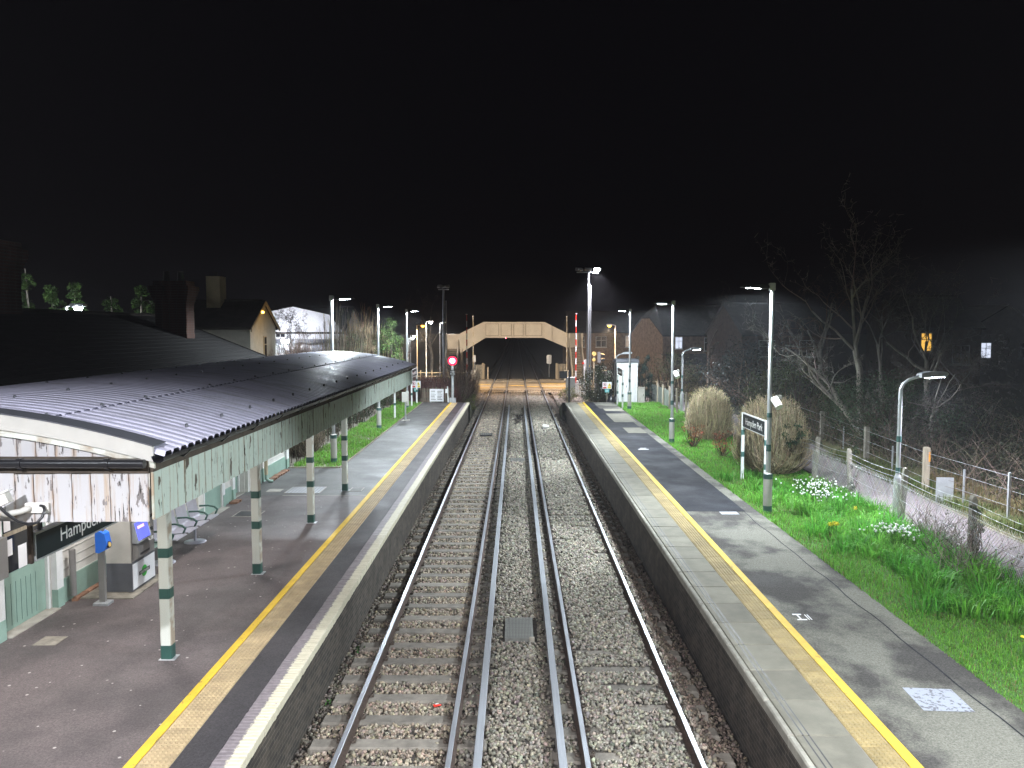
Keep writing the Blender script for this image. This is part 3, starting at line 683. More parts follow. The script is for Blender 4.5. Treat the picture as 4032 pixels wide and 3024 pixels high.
# ------------------------------------------------------------------ station building
def station():
    O = Vector((-7.85, 18, PZ)); t = thing('station_building', 'low cream weatherboard station building with sage green doors under a dark slate roof', 'building', O)
    L = lambda x, y, z: (x - O.x, y - O.y, z - O.z)
    def bx(name, mat, x0, x1, y0, y1, z0, z1, par=None):
        b = MB(); b.box(x0-O.x, x1-O.x, y0-O.y, y1-O.y, z0-O.z, z1-O.z); return b.obj(name, mat, par or t)
    bx('wall', 'cream_paint', -16.2, -7.93, 4.5, 11.9, .5, 4.5)
    bx('wall', 'cream_paint', -16.2, -8.06, 11.9, 13.25, .5, 4.5)
    bx('wall', 'cream_paint', -16.2, -7.93, 13.25, 21.9, .5, 4.5)
    bx('wall', 'cream_paint', -16.2, -8.2, 21.9, 22.9, .5, 4.5)
    bx('wall', 'cream_paint', -16.2, -7.93, 22.9, 27.1, .5, 4.5)
    pl = {}
    def planks(y0, y1, z0=1.34):
        w = round(y1 - y0 - .01, 3)
        if w not in pl:
            b = MB(); b.prism([(0, 0), (.040, 0), (.034, .010), (.022, .150), (.0, .157)], 'y', -w/2, w/2); pl[w] = b.mesh('cream_paint')
        z = z0
        while z < 4.0: link('weatherboard', pl[w], t, L(-7.928, (y0+y1)/2, z)); z += .158
        bx('plinth', 'sage', -7.928, -7.868, y0, y1, .86, z0 - .002)
    def pilaster(y0, y1, m='white_paint', foot=.32):
        bx('pilaster', m, -7.928, -7.83, y0, y1, PZ + foot, 4.1); bx('pilaster_foot', 'sage', -7.928, -7.82, y0, y1, .88, PZ + foot - .002)
    planks(8.2, 11.4); pilaster(11.4, 11.88); planks(13.46, 19.3)
    pilaster(13.26, 13.45); pilaster(19.3, 19.62, 'cream_paint', .3); pilaster(20.98, 21.1); planks(21.11, 21.7); pilaster(21.7, 21.88)
    pilaster(22.92, 23.5, 'cream_paint', .01); planks(23.51, 24.3); planks(24.5, 26.85); pilaster(26.86, 27.14)
    # half-glazed door, ajar notices
    def door(y0, y1, xf, glazed):
        d = bx('door', 'sage', xf-.05, xf, y0, y1, PZ+.02, PZ+2.15)
        if glazed:
            def dd(n, m, a, b_, z0, z1, x1=.012, x0=.0015): 
                q = MB(); q.box(xf+x0-O.x, xf+x1-O.x, a-O.y, b_-O.y, z0-O.z, z1-O.z); return q.obj(n, m, d)
            dd('pane', 'glass_dark', y0+.16, y1-.12, PZ+.93, PZ+1.52); dd('pane', 'glass_dark', y0+.16, y1-.12, PZ+1.58, PZ+2.02)
            dd('glazing_bar', 'pale_timber', y0+.14, y1-.10, PZ+1.52, PZ+1.58, .03)
            dd('notice', 'paper', y0+.2, y0+.36, PZ+1.2, PZ+1.46, .016, .013); dd('notice', 'paper', y0+.5, y0+.72, PZ+.93, PZ+1.3, .016, .013); dd('notice', 'paper', y0+.17, y0+.33, PZ+1.6, PZ+1.98, .016, .013)
            h = MB(); h.tube([(xf-O.x, y0+.13-O.y, 1.0), (xf+.05-O.x, y0+.13-O.y, 1.0), (xf+.08-O.x, y0+.13-O.y, 1.0)], [.015, .03, .02], 10); h.obj('handle', 'brass', d)
            for k in range(7): dd('board_joint', 'band_green', y0+.16+k*.13, y0+.166+k*.13, PZ+.08, PZ+.75, .004)
        bx('door_frame', 'white_paint', xf-.04, xf+.05, y0-.07, y0-.002, PZ, PZ+2.2, d); bx('door_frame', 'white_paint', xf-.04, xf+.05, y1+.002, y1+.06, PZ, PZ+2.2, d)
        bx('threshold', 'concrete', xf-.04, xf+.22, y0-.06, y1+.06, PZ-.02, PZ+.016, d)
    door(11.97, 13.18, -7.985, True); door(19.72, 20.9, -7.88, False); door(21.96, 22.84, -8.12, False)
    b = MB(); b.box(-.05, .05, -.11, .11, 0, .62); b.obj('meter_box', 'machine_grey', t, L(-7.77, 11.72, PZ+1.0))
    for (y, z0, z1) in ((13.62, PZ+.1, PZ+.92), (24.4, PZ+.25, 4.2), (22.72+.62, PZ+.3, PZ+.95)):
        b = MB(); b.tube([(0, 0, z0-O.z), (0, 0, z1-O.z)], .055, 10); b.obj('downpipe', 'machine_grey' if y < 20 else 'render_cream', t, L(-7.76, y, O.z))
    b = MB(); b.tube([(0,0,.3),(0,0,.12),(.08,.02,.05),(.2,.04,.03)], .05, 8); b.obj('pipe_shoe', 'sage', t, L(-7.76, 24.4, O.z))
    # timber-lined corner recess and loose edging bricks at the wall foot
    bm_ = MB(); bm_.bbox(-.05,.05,-.10,.10,0,.055,.008); bme = bm_.mesh('brick_loose')
    for k in range(16):
        link('edging_brick', bme, t, L(-7.72 + random.uniform(-.02, .02), 24.75 + k*.15 if k < 12 else 20.2+k*.1, PZ), (0, random.uniform(-.1, .1), R(random.uniform(60, 120))))
    for k in range(5): link('edging_brick', bme, t, L(-7.75, 13.7 + k*.21, PZ), (0, 0, R(random.uniform(-8, 8))))
    # roof: slopes, ridge, verge
    zr, ze = 6.03, 4.30; xr, xe = -12.1, -7.75; xw = 2*xr - xe
    for (a, b2) in ((xe, xr), (xw, xr)):
        r = MB(); r.prism([(a-O.x, ze-O.z), (b2-O.x, zr-O.z), (b2-O.x, zr+.10-O.z), (a-O.x, ze+.08-O.z)], 'y', 3-O.y, 27.35-O.y); ro = r.obj('roof', 'slate', t)
        if a == xe:
            cv = MB(); d = Vector((b2-a, 0, zr-ze)); 
            rows = 20
            cv.box(-.11, .11, -12.1, 12.1, 0, .022); cm = cv.mesh('slate')
            for i in range(rows):
                f = (i + .6) / rows; link('slate_course', cm, ro, (a + d.x*f - O.x, 15.2-O.y, ze + .075 + d.z*f - O.z), (0, math.atan2(zr-ze, xe-xr) - .05, 0))
    g = MB(); g.prism([(-16.2-O.x, 4.5-O.z), (-8.0-O.x, 4.5-O.z), (xr-O.x, zr-.02-O.z)], 'y', 26.9-O.y, 27.12-O.y); g.obj('gable', 'brick_red', t)
    r = MB(); r.tube([(xr-O.x, 3-O.y, zr+.08-O.z), (xr-O.x, 27.35-O.y, zr+.08-O.z)], .09, 6); r.obj('ridge', 'tile_dark', t)
    v = MB(); v.prism([(xe-O.x, ze-.06-O.z), (xr-O.x, zr-.06-O.z), (xr-O.x, zr+.13-O.z), (xe-O.x, ze+.11-O.z)], 'y', 27.36-O.y, 27.42-O.y); v.obj('verge_board', 'tile_dark', t)
    # chimney stacks: one course after another
    def stack(x, y, w, d, z0, z1, label):
        s = link('chimney', None, t, L(x, y, z0)); s['label'] = label
        k = 0; z = 0; courses = int((z1 - z0) / .078); sh = {}
        while k < courses:
            out = 0
            top = courses - k
            if 3 <= top <= 9: out = .022 * (10 - top if top > 4 else 6)
            elif top < 3: out = .03
            key = round(out, 3)
            if key not in sh:
                c = MB(); c.bbox(-w/2-out, w/2+out, -d/2-out, d/2+out, 0, .068, .004).box(-w/2-out+.012, w/2+out-.012, -d/2-out+.012, d/2+out-.012, .068, .078); sh[key] = c.mesh('brick_red')
            link('brick_course', sh[key], s, (random.uniform(-.006, .006), random.uniform(-.006, .006), k*.078)); k += 1
        p = MB(); p.tube([(0,0,0),(0,0,.28),(0,0,.3)], [.11,.085,.10], 10); pmm = p.mesh('tile_dark')
        for q in (-.22, .22): link('chimney_pot', pmm, s, (q, 0, courses*.078))
    stack(-10.72, 25.0, .98, .6, 5.3, 7.2, 'square brick chimney with corbelled top near the gable')
    stack(-12.35, 18.6, 1.0, 1.0, 5.7, 7.75, 'broad dark brick chimney stack on the ridge')
M('brick_loose', (.30, .16, .10), .85, 0, .3, 8, rnd=True, objvar=.4)
station()

# ------------------------------------------------------------------ things under and beside the canopy
def hanging_sign():
    t = thing('station_sign', 'long black hanging board lettered Hampden Park under the canopy', 'sign', (-5.03, 9.25, 3.28))
    b = MB(); b.box(-.03, .03, -1.13, 1.13, 0, .26); b.obj('board', 'sign_black', t)
    f = MB(); f.box(-.034,.034,-1.15,-1.131,-.012,.272); f.box(-.034,.034,1.131,1.15,-.012,.272); f.box(-.034,.034,-1.13,1.13,.261,.285); f.box(-.034,.034,-1.13,1.13,-.02,-.001); f.obj('frame', 'galv', t)
    for y in (-1.0, 1.0):
        r = MB(); r.box(-.015, .015, y-.02, y+.02, .286, .86); r.obj('hanger', 'black_iron', t)
    h = MB(); h.box(-.02,.02,-1.19,-1.155,-.03,.86); h.obj('end_hanger', 'rusty_iron', t)
    text('Hampden Park', .215, 'letter', t, (.0325, -.70, .075), (R(90), 0, R(90)), xs=1.02)
M('rusty_iron', (.045, .03, .02), .7, .3, .6, 14)
hanging_sign()

def cctv():
    t = thing('security_camera', 'pale grey security camera with looping black cable on the peeling end fascia', 'camera', (-4.20, 6.97, 4.10))
    b = MB(); b.bbox(-.16, .05, -.03, .0, -.05, .04, .008); b.obj('wall_plate', 'cream_paint', t)
    b = MB(); b.tube([(-.12, -.03, -.01), (-.16, -.12, -.02), (-.21, -.22, -.02), (-.25, -.27, .02)], [.030, .028, .028, .032], 10); b.obj('bracket', 'machine_beige', t)
    ro = Matrix.Rotation(R(-24), 3, 'Y') @ Matrix.Rotation(R(12), 3, 'Z')
    b = MB(); b.cbox((-.34, -.28, .06), (.40, .105, .095), 0, ro); b.obj('housing', 'machine_beige', t)
    b = MB(); b.cbox((-.345, -.28, .115), (.44, .125, .012), 0, ro); b.obj('sunshield', 'white_paint', t)
    b = MB(); b.tube([(-.22, -.28, .06), (-.17, -.27, .0), (-.11, -.22, -.08), (-.045, -.16, -.125), (.0, -.12, -.115), (.030, -.09, -.07), (.040, -.07, -.015), (.02, -.05, .015), (-.02, -.03, .015)], .013, 8); b.obj('cable', 'black_plastic', t)
cctv()

def ticket_machine():
    t = thing('ticket_machine', 'tall beige and grey ticket machine with lit blue screen beside the weatherboard wall', 'ticket machine', (-7.15, 14.47, PZ))
    b = MB(); b.box(-.55, .38, -.75, .62, -.01, .02); b.obj('concrete_pad', 'old_concrete', t)
    b = MB(); b.box(-.23, .235, -.455, .455, .03, .55); b.obj('plinth', 'machine_dark', t)
    b = MB(); b.box(-.23, .22, -.45, .45, .551, 1.75); b.obj('cabinet', 'machine_beige', t)
    b = MB(); b.box(.221, .235, -.44, .44, .56, 1.73); f = b.obj('front_panel', 'machine_grey', t)
    b = MB(); b.prism([(.236, .58), (.33, .64), (.33, .84), (.236, .90)], 'y', -.40, .12); b.obj('ticket_tray', 'machine_grey', t)
    b = MB(); b.box(.331, .335, -.32, .04, .67, .71); b.obj('tray_slot', 'black_plastic', t)
    b = MB(); b.prism([(.236, .905), (.34, .905), (.25, 1.28), (.236, 1.28)], 'y', -.42, .14); b.obj('screen_bezel', 'galv', t)
    b = MB(); b.prism([(.330, .945), (.337, .945), (.264, 1.255), (.257, 1.255)], 'y', -.36, .08); b.obj('screen', 'screen', t)
    b = MB(); b.prism([(.290, 1.145), (.2945, 1.145), (.283, 1.19), (.279, 1.19)], 'y', -.30, -.06); b.obj('screen_banner', 'screen_pink', t)
    for (y, z, m_) in ((.22, 1.08, 'yellow_disc'), (.33, 1.25, 'black_plastic'), (.33, 1.0, 'black_plastic'), (.22, 1.28, 'letter'), (.33, .82, 'letter')):
        b = MB(); b.disc((.243, y, z), .035, 'x', 12, 0, .02) if m_ == 'yellow_disc' else b.cbox((.243, y, z), (.02, .09, .06)); b.obj('control', m_, t)
    b = MB(); b.box(.2351, .240, -.43, .43, .06, .52); b.obj('advert_panel', 'paper', t)
    b = MB(); b.disc((.2425, 0, .29), .105, 'x', 28, 0, .004); b.obj('logo_disc', 'logo_green', t)
    b = MB(); b.box(.2446, .2466, -.21, .21, .255, .325); b.obj('logo_bar', 'black_plastic', t)
    text('SOUTHERN', .065, 'letter', t, (.2475, 0, .267), (R(90), 0, R(90)), align='CENTER', depth=.001)
ticket_machine()
def card_reader():
    t = thing('card_reader', 'bright blue smart card reader on a galvanised post beside the ticket machine', 'card reader', (-7.16, 13.46, PZ))
    b = MB(); b.bbox(-.13, .13, -.10, .10, 0, .05, .008); b.obj('base', 'galv', t)
    b = MB(); b.box(-.05, .05, -.035, .035, .051, 1.36); b.obj('post', 'machine_grey', t)
    b = MB(); b.prism([(.0, .92), (.10, .97), (.14, 1.06), (.10, 1.26), (.02, 1.30), (-.06, 1.28), (-.06, .93)], 'y', -.085, .085); b.obj('reader_body', 'blue', t)
    b = MB(); b.prism([(.106, 1.16), (.116, 1.165), (.103, 1.235), (.094, 1.23)], 'y', -.045, .045); b.obj('display', 'paper', t)
    b = MB(); b.tube([(.118, 0, 1.05), (.146, 0, 1.056)], .058, 20); b.obj('reader_ring', 'black_plastic', t); b = MB(); b.tube([(.1465, 0, 1.056), (.150, 0, 1.0566)], .043, 20); b.obj('touch_disc', 'yellow_disc', t)
card_reader()
def bench():
    t = thing('bench', 'row of perforated grey metal seats with green armrests against the station wall', 'bench', (-7.2, 17.1, PZ))
    b = MB(); b.box(-.03, .03, -1.3, 1.3, .36, .42); b.obj('rail', 'galv', t)
    for y in (-1.2, .42):
        b = MB(); b.tube([(0, y, .0), (0, y, .015), (0, y, .03)], [.24, .235, .05], 20).tube([(0, y, .03), (0, y, .36)], .03, 10); b.obj('pedestal', 'seat_metal', t)
    sb = MB(); pts = [(.27, .44), (.24, .455), (.0, .425), (-.16, .43), (-.20, .46), (-.25, .66), (-.29, .86), (-.275, .865), (-.235, .66), (-.185, .475), (-.155, .442), (0, .437), (.24, .467), (.27, .452)]
    sb.prism(pts, 'y', -.255, .255); sm = sb.mesh('seat_metal')
    ab = MB(); ab.tube([(-.20, 0, .64), (.0, 0, .65), (.15, 0, .62), (.22, 0, .56), (.19, 0, .50), (.16, 0, .44)], [.022, .02, .022, .026, .022, .018], 8).tube([(-.2, 0, .42), (.16, 0, .43)], .012, 6); am = ab.mesh('bottle_green')
    for i in range(4): s = link('seat', sm, t, (0, -.90 + .6*i, 0))
    for i in range(5): link('armrest', am, t, (0, -1.2 + .6*i, 0))
bench()
def cover(name, pts, mat, label):
    cx = sum(p[0] for p in pts)/4; cy = sum(p[1] for p in pts)/4
    t = thing(name, label, 'cover', (cx, cy, PZ)); w = (max(p[0] for p in pts)-min(p[0] for p in pts))/2; d = (max(p[1] for p in pts)-min(p[1] for p in pts))/2
    b = MB(); b.box(-w, w, -d, d, -.02, .006); b.obj('plate', mat, t)
    f = MB(); f.box(-w-.03, -w-.001, -d-.03, d+.03, -.02, .008).box(w+.001, w+.03, -d-.03, d+.03, -.02, .008).box(-w, w, -d-.03, -d-.001, -.02, .008).box(-w, w, d+.001, d+.03, -.02, .008)
    if mat != 'old_concrete': f.obj('frame', 'concrete', t)
    if mat == 'hatch':
        r = MB(); r.box(-.01, .01, -d+.04, d-.04, .0062, .012); rm = r.mesh('grating'); n = int(2*w/.09)
        for i in range(n): link('rib', rm, t, (-w+.06+(2*w-.12)*i/max(1, n-1), 0, 0))
cover('service_hatch', [(-6.72, 22.8), (-5.74, 22.8), (-5.74, 23.7), (-6.72, 23.7)], 'hatch', 'wide ribbed metal service hatch in the tarmac beside the end post of the canopy')
cover('manhole_cover', [(-4.9, 23.1), (-4.58, 23.1), (-4.58, 23.6), (-4.9, 23.6)], 'asphalt_far', 'small pale framed manhole cover between the end post and the tactile paving')
cover('inspection_cover', [(-7.2, 19.9), (-6.6, 19.9), (-6.6, 20.5), (-7.2, 20.5)], 'black_iron', 'black iron inspection cover in the tarmac in front of the sage hatch door')
cover('stopcock_cover', [(-7.3, 23.0), (-6.95, 23.0), (-6.95, 23.35), (-7.3, 23.35)], 'concrete', 'small square concrete cover near the station doorway')
cover('repair_slab', [(-7.3, 11.65), (-6.95, 11.65), (-6.95, 12.0), (-7.3, 12.0)], 'old_concrete', 'pale square concrete patch in the tarmac near the half-glazed door')
# ------------------------------------------------------------------ platform lamp posts
PLAT_W = 1700; BEAM_W = 600; CROSS_W = 1300
def platform_lamp(x, y, toward, label, speaker=False, power=None, beams=True, tilt=-4):
    t = thing('lamp_post', label, 'lamp post', (x, y, .90), 0, 'platform lamp posts'); sg = 1 if toward > x else -1
    b = MB(); b.tube([(0,0,0),(0,0,.22),(0,0,.98),(0,0,1.04),(0,0,1.06)], [.112,.112,.112,.10,.06], 16); b.obj('base_sleeve', 'machine_beige', t)
    for (z0, z1, r_) in ((.0, .2, .115), (.90, 1.03, .116)):
        q = MB(); q.tube([(0,0,z0+.002),(0,0,z1)], r_, 16); q.obj('green_band', 'band_green', t)
    b = MB(); b.tube([(0,0,1.06),(0,0,3.2),(0,0,5.83)], [.062,.058,.048], 14); b.obj('pole', 'pole', t)
    for (z0, z1) in ((1.62, 1.80), (2.5, 2.62)):
        q = MB(); q.tube([(0,0,z0),(0,0,z1)], .064, 14); q.obj('green_band', 'band_green', t)
    b = MB(); b.bbox(-.07,.07,-.06,.06,5.76,5.95,.015); b.obj('head_bracket', 'machine_beige', t)
    h = MB(); h.prism([(sg*.10, 5.83), (sg*.14, 5.90), (sg*.42, 5.925), (sg*.76, 5.875), (sg*.79, 5.85), (sg*.77, 5.835), (sg*.14, 5.80)], 'y', -.155, .155); h.obj('lamp_head', 'black_iron', t)
    a = MB(); a.tube([(sg*.05,0,5.86),(sg*.16,0,5.86)], .04, 10); a.obj('arm', 'machine_beige', t)
    e = MB(); e.prism([(sg*.30, 5.806), (sg*.66, 5.828), (sg*.66, 5.822), (sg*.30, 5.799)], 'y', -.035, .035); e.obj('led_panel', 'led', t)
    spot(t, (sg*.45, 0, 5.77), power or PLAT_W, (.84, .93, 1.0), 164, .3, (0, R(tilt)*sg, 0), .13)
    if beams:
        for sy in (-1, 1): spot(t, (sg*.45, 0, 5.76), BEAM_W, (.84, .93, 1.0), 34, .6, (R(71)*sy, 0, 0), .12)
    if x > 0: spot(t, (sg*.5, 0, 5.76), CROSS_W, (.86, .94, 1.0), 64, .45, (0, R(55), 0), .12)
    if speaker:
        s = link('loudspeaker', None, t, (0, 0, 2.9))
        q = MB(); q.tube([(.02,-.0,.12),(.14,-.02,.12),(.22,-.03,.10)], .018, 8); q.obj('bracket', 'machine_beige', s)
        q = MB(); q.tube([(.10,-.05,.08),(.13,-.16,-.02),(.16,-.26,-.11)], [.10,.105,.10], 16); q.obj('drum', 'cream_paint', s)
        q = MB(); q.cbox((.22,-.02,.13),(.14,.10,.10)); q.obj('junction_box', 'cream_paint', s)
    return t
platform_lamp(-6.48, 28.0, 0, 'slim lamp post in the grass just past the end of the canopy', False, PLAT_W*.52, True, 9)
platform_lamp(-6.54, 37.7, 0, 'slim lamp post in the grass strip between two other lamp posts, before the meter box', False, PLAT_W*.52, True, 9)
platform_lamp(-6.52, 47.4, 0, 'slim lamp post by the leafy green tree and the running-in board', False, PLAT_W*.52, True, 9)
platform_lamp(6.54, 20.45, 0, 'slim lamp post with loudspeaker beside the running-in board and twiggy bush', True, None, True, 3)
platform_lamp(6.52, 33.1, 0, 'slim lamp post with loudspeaker between the lawn and the red-leaved roses', True, None, True, 3)
platform_lamp(6.74, 47.1, 0, 'slim lamp post on the lawn in front of the pale equipment hut', False, None, True, 7)
# the rows go on behind the footbridge the picture is taken from
platform_lamp(6.5, 7.6, 0, 'slim lamp post beside the bare tarmac opposite the canopy end', False, PLAT_W*.45, False, 8)
platform_lamp(6.5, -4.8, 0, 'slim lamp post behind the footbridge on the flower-bed side', False, PLAT_W*.4, False)
platform_lamp(-6.5, 3.0, 0, 'slim lamp post behind the footbridge on the ticket machine side', False, PLAT_W*.07, False)

# ------------------------------------------------------------------ running-in boards
def name_board(x, y0, y1, face, z0, z1, label, ts, letters=True):
    t = thing('running_in_board', label, 'sign', (x, (y0+y1)/2, .88), 0, 'station name boards'); hd = (y1-y0)/2
    for s in (-1, 1):
        b = MB(); b.box(-.045,.045, s*hd-.035, s*hd+.035, -.05, z1); p = b.obj('post', 'white_paint', t)
        for zz in (.75, 1.45):
            q = MB(); q.box(-.048,.048, s*hd-.038, s*hd+.038, zz, zz+.16); q.obj('green_band', 'band_green', p)
    b = MB(); b.box(-.02,.02,-hd+.037,hd-.037,z0,z1-.035); b.obj('board', 'sign_black', t)
    b = MB(); b.box(-.03,.03,-hd+.037,hd-.037,z1-.034,z1).box(-.026,.026,-hd+.037,hd-.037,z0-.02,z0-.001); b.obj('frame', 'white_paint', t)
    if letters:
        if face < 0: text('Hampden Park', ts, 'letter', t, (-.0225, 0, z0+.10), (R(90), 0, R(-90)), align='CENTER', xs=.95)
        else: text('Hampden Park', ts, 'letter', t, (.0225, 0, z0+.10), (R(90), 0, R(90)), align='CENTER', xs=.95)
name_board(7.2, 22.75, 25.1, -1, 1.72, 2.16, 'black Hampden Park board on white posts before the big twiggy bush', .30)
name_board(6.36, 47.3, 49.7, -1, 1.98, 2.42, 'black Hampden Park board on white posts in front of the pale hut', .30)
name_board(-6.38, 48.4, 50.9, 1, 1.85, 2.32, 'black Hampden Park board on white posts at the end of the hedge', .30)

def warning_sign(x, y, z, post_h, label, post_m, extra):
    t = thing('warning_sign', label, 'sign', (x, y, z), 0, 'trespass warning signs')
    b = MB(); b.box(-.03,.03,.012,.06,0,post_h); b.obj('post', post_m, t)
    zt = post_h
    b = MB(); b.box(-.31,.31,-.006,.006,zt-.46,zt); p = b.obj('panel', 'paper', t)
    b = MB(); b.prism([(.04,zt-.27),(.27,zt-.27),(.155,zt-.06)], 'y', -.009, -.0065); b.obj('yellow_triangle', 'sign_yellow', p)
    b = MB(); b.prism([(.145,zt-.24),(.175,zt-.24),(.15,zt-.17),(.175,zt-.17),(.14,zt-.10),(.15,zt-.155),(.13,zt-.155)], 'y', -.012, -.0095); b.obj('flash', 'black_plastic', p)
    b = MB(); b.box(.04,.27,-.009,-.0065,zt-.43,zt-.30); b.obj('yellow_text_panel', 'sign_yellow', p)
    b = MB(); b.box(-.27,-.04,-.009,-.0065,zt-.43,zt-.33); b.obj('red_text_panel', 'sign_red', p)
    b = MB(); n = 20; cx, cz = -.155, zt-.17
    vs = [(cx+r_*math.cos(2*math.pi*i/n), yy, cz+r_*math.sin(2*math.pi*i/n)) for yy in (-.0065, -.009) for r_ in (.12, .098) for i in range(n)]
    b.add(vs, [(2*n+i, 2*n+(i+1)%n, 3*n+(i+1)%n, 3*n+i) for i in range(n)]); b.obj('red_ring', 'sign_red', p)
    b = MB(); b.disc((cx, -.009, cz+.055), .018, 'y', 10, 0, .004); b.prism([(cx-.02,cz+.035),(cx+.02,cz+.035),(cx+.05,cz-.03),(cx+.035,cz-.035),(cx+.015,cz),(cx+.03,cz-.085),(cx+.01,cz-.085),(cx,cz-.03),(cx-.03,cz-.085),(cx-.05,cz-.08),(cx-.015,cz-.01),(cx-.045,cz+.0),(cx-.05,cz-.015)], 'y', -.0105, -.0085); b.obj('walking_figure', 'black_plastic', p)
    b = MB(); b.cbox((cx, -.0122, cz), (.20, .002, .016), 0, Matrix.Rotation(R(45), 3, 'Y')); b.obj('red_bar', 'sign_red', p)
    b = MB(); b.box(-.15,.15,-.006,.006,zt-.70,zt-.48); q = b.obj('teal_panel', 'teal', t)
    b = MB(); b.box(-.11,.11,-.009,-.0065,zt-.55,zt-.53).box(-.11,.08,-.009,-.0065,zt-.60,zt-.58).box(-.11,.1,-.009,-.0065,zt-.65,zt-.63); b.obj('text_lines', 'letter', q)
warning_sign(6.15, 53.6, .55, 1.55, 'white and yellow trespass warning sign beside the flowering shrub', 'pale_timber', True)
warning_sign(-6.62, 52.4, .80, 1.45, 'white and yellow trespass warning sign behind the running-in board posts', 'machine_grey', True)

# ------------------------------------------------------------------ left platform end
t = thing('meter_box', 'grey metal meter box on a post at the back of the platform', 'meter box', (-5.76, 41.2, PZ))
b = MB(); b.bbox(-.2,.2,-.2,.2,-.01,.03,.006); b.obj('foot', 'concrete', t); b = MB(); b.tube([(0,0,.03),(0,0,.97)], .045, 10); b.obj('post', 'galv', t)
b = MB(); b.bbox(-.17,.17,-.10,.10,.97,1.48,.01); b.obj('box', 'machine_beige', t); b = MB(); b.box(-.15,.15,-.106,-.101,1.0,1.45); d = b.obj('door', 'machine_beige', t); b = MB(); b.cbox((.0,-.108,1.25),(.05,.004,.05)); b.obj('lock_plate', 'galv', d)
t = thing('marker_post', 'white square marker post with a green band in the grass strip', 'post', (-6.48, 42.3, .88))
b = MB(); b.box(-.045,.045,-.045,.045,-.05,1.42); b.obj('post', 'white_paint', t); b = MB(); b.box(-.048,.048,-.048,.048,.72,.85); b.obj('green_band', 'band_green', t)
t = thing('notice_board', 'white notice board of printed columns in front of the picket fence', 'notice board', (-5.24, 52.3, .86))
b = MB(); b.box(-.46,.46,-.015,.015,.04,.86); p = b.obj('panel', 'paper', t)
for s in (-.40, .40): b = MB(); b.box(s-.025,s+.025,.016,.05,-.1,.84); b.obj('leg', 'galv', t)
for c in range(2):
    for r_ in range(6):
        b = MB(); x0 = -.38 + c*.42; b.box(x0, x0+random.uniform(.24,.33), -.018, -.0155, .14+r_*.11, .14+r_*.11+random.uniform(.02,.06)); b.obj('printed_line', 'machine_grey', p)
def picket():
    t = thing('picket_fence', 'low grey pointed picket fence across the platform end', 'fence', (-5.4, 53.2, .7))
    b = MB(); b.prism([(-.04, -.1), (.04, -.1), (.04, 1.0), (0, 1.08), (-.04, 1.0)], 'y', -.01, .01); me = b.mesh('timber')
    for i in range(19): link('picket', me, t, (-1.25 + i*.135, 0, random.uniform(-.05, .04)), (0, random.uniform(-.05, .05), 0))
    for z in (.25, .78): b = MB(); b.box(-1.3, 1.25, .012, .05, z, z+.07); b.obj('rail', 'dark_timber', t)
picket()
t = thing('stay_post', 'short white strut post at the foot of the red signal', 'post', (-4.45, 52.1, .86)); b = MB(); b.prism([(-.05,0),(.03,0),(-.02,1.05),(-.09,1.05)], 'y', -.04, .04); b.obj('strut', 'white_paint', t); b = MB(); b.cbox((-.14,0,.75),(.10,.10,.26)); b.obj('switch_box', 'white_paint', t)

def signal():
    t = thing('railway_signal', 'tall post signal showing a bright red light above a TED 1378 plate', 'signal', (-4.16, 52.0, .86))
    b = MB(); b.bbox(-.2,.2,-.2,.2,-.1,.30,.02); b.obj('base', 'galv', t)
    b = MB(); b.tube([(0,0,.3),(0,0,2.45)], .085, 14); b.obj('post', 'pole', t)
    b = MB(); b.box(-.17,.17,-.125,-.10,1.78,2.12); p = b.obj('number_plate', 'black_plastic', t)
    text('TED', .155, 'letter', p, (0, -.1262, 1.965), (R(90), 0, 0), align='CENTER', depth=.002); text('1378', .155, 'letter', p, (0, -.1262, 1.815), (R(90), 0, 0), align='CENTER', depth=.002)
    b = MB(); b.bbox(-.31,.31,-.08,.14,2.40,3.10,.06); b.obj('signal_head', 'black_plastic', t)
    b = MB(); b.prism([(-.25,2.99),(.25,2.99),(.25,3.01),(-.25,3.01)], 'y', -.28, -.082); b.obj('hood', 'black_iron', t)
    b = MB(); b.tube([(0,-.12,2.74),(0,-.16,2.74),(0,-.175,2.74)], [.17,.17,.10], 24); b.obj('red_lens', 'signal_red', t); b = MB(); b.tube([(0,-.083,2.74),(0,-.10,2.74)], .29, 28); b.obj('lens_halo', 'signal_halo', t)  # glowing disc behind the lens is added to stand for its red halo
    spot(t, (0, -.34, 2.72), 500, (1.0, .02, .06), 60, .8, (R(88), 0, 0), .1, 'signal_light')
signal()

# ------------------------------------------------------------------ level crossing
struct(MB().add([(-60, 74, -.045), (60, 74, -.045), (60, 88, -.045), (-60, 88, -.045)], [(0,1,2,3)]).obj('road', 'road'))
cp = struct(link('crossing_deck', None, None, (.03, 81, 0)))
pn = {}
xsp = [(-4.6, -2.48), (-2.31, -.975), (-.805, .86), (1.03, 2.365), (2.535, 5.3)]
for (x0, x1) in xsp:
    for k in range(7):
        y0 = 73.6 + k*2.1
        key = (x0, k % 2)
        if x0 not in pn: b = MB(); b.bbox(-(x1-x0)/2, (x1-x0)/2, -1.03, 1.03, -.12, -.008, .015); pn[x0] = b.mesh('panel_rubber')
        link('deck_panel', pn[x0], cp, ((x0+x1)/2-.03, y0+1.03-81, random.uniform(-.004, .002)))
yl = MB(); yl.box(-4.5, 5.2, 75.05, 75.35, -.009, .004).box(-4.5, 5.2, 86.4, 86.7, -.009, .004); yl.obj('white_edge_line', 'road_white', cp, (-.03, -81, 0))
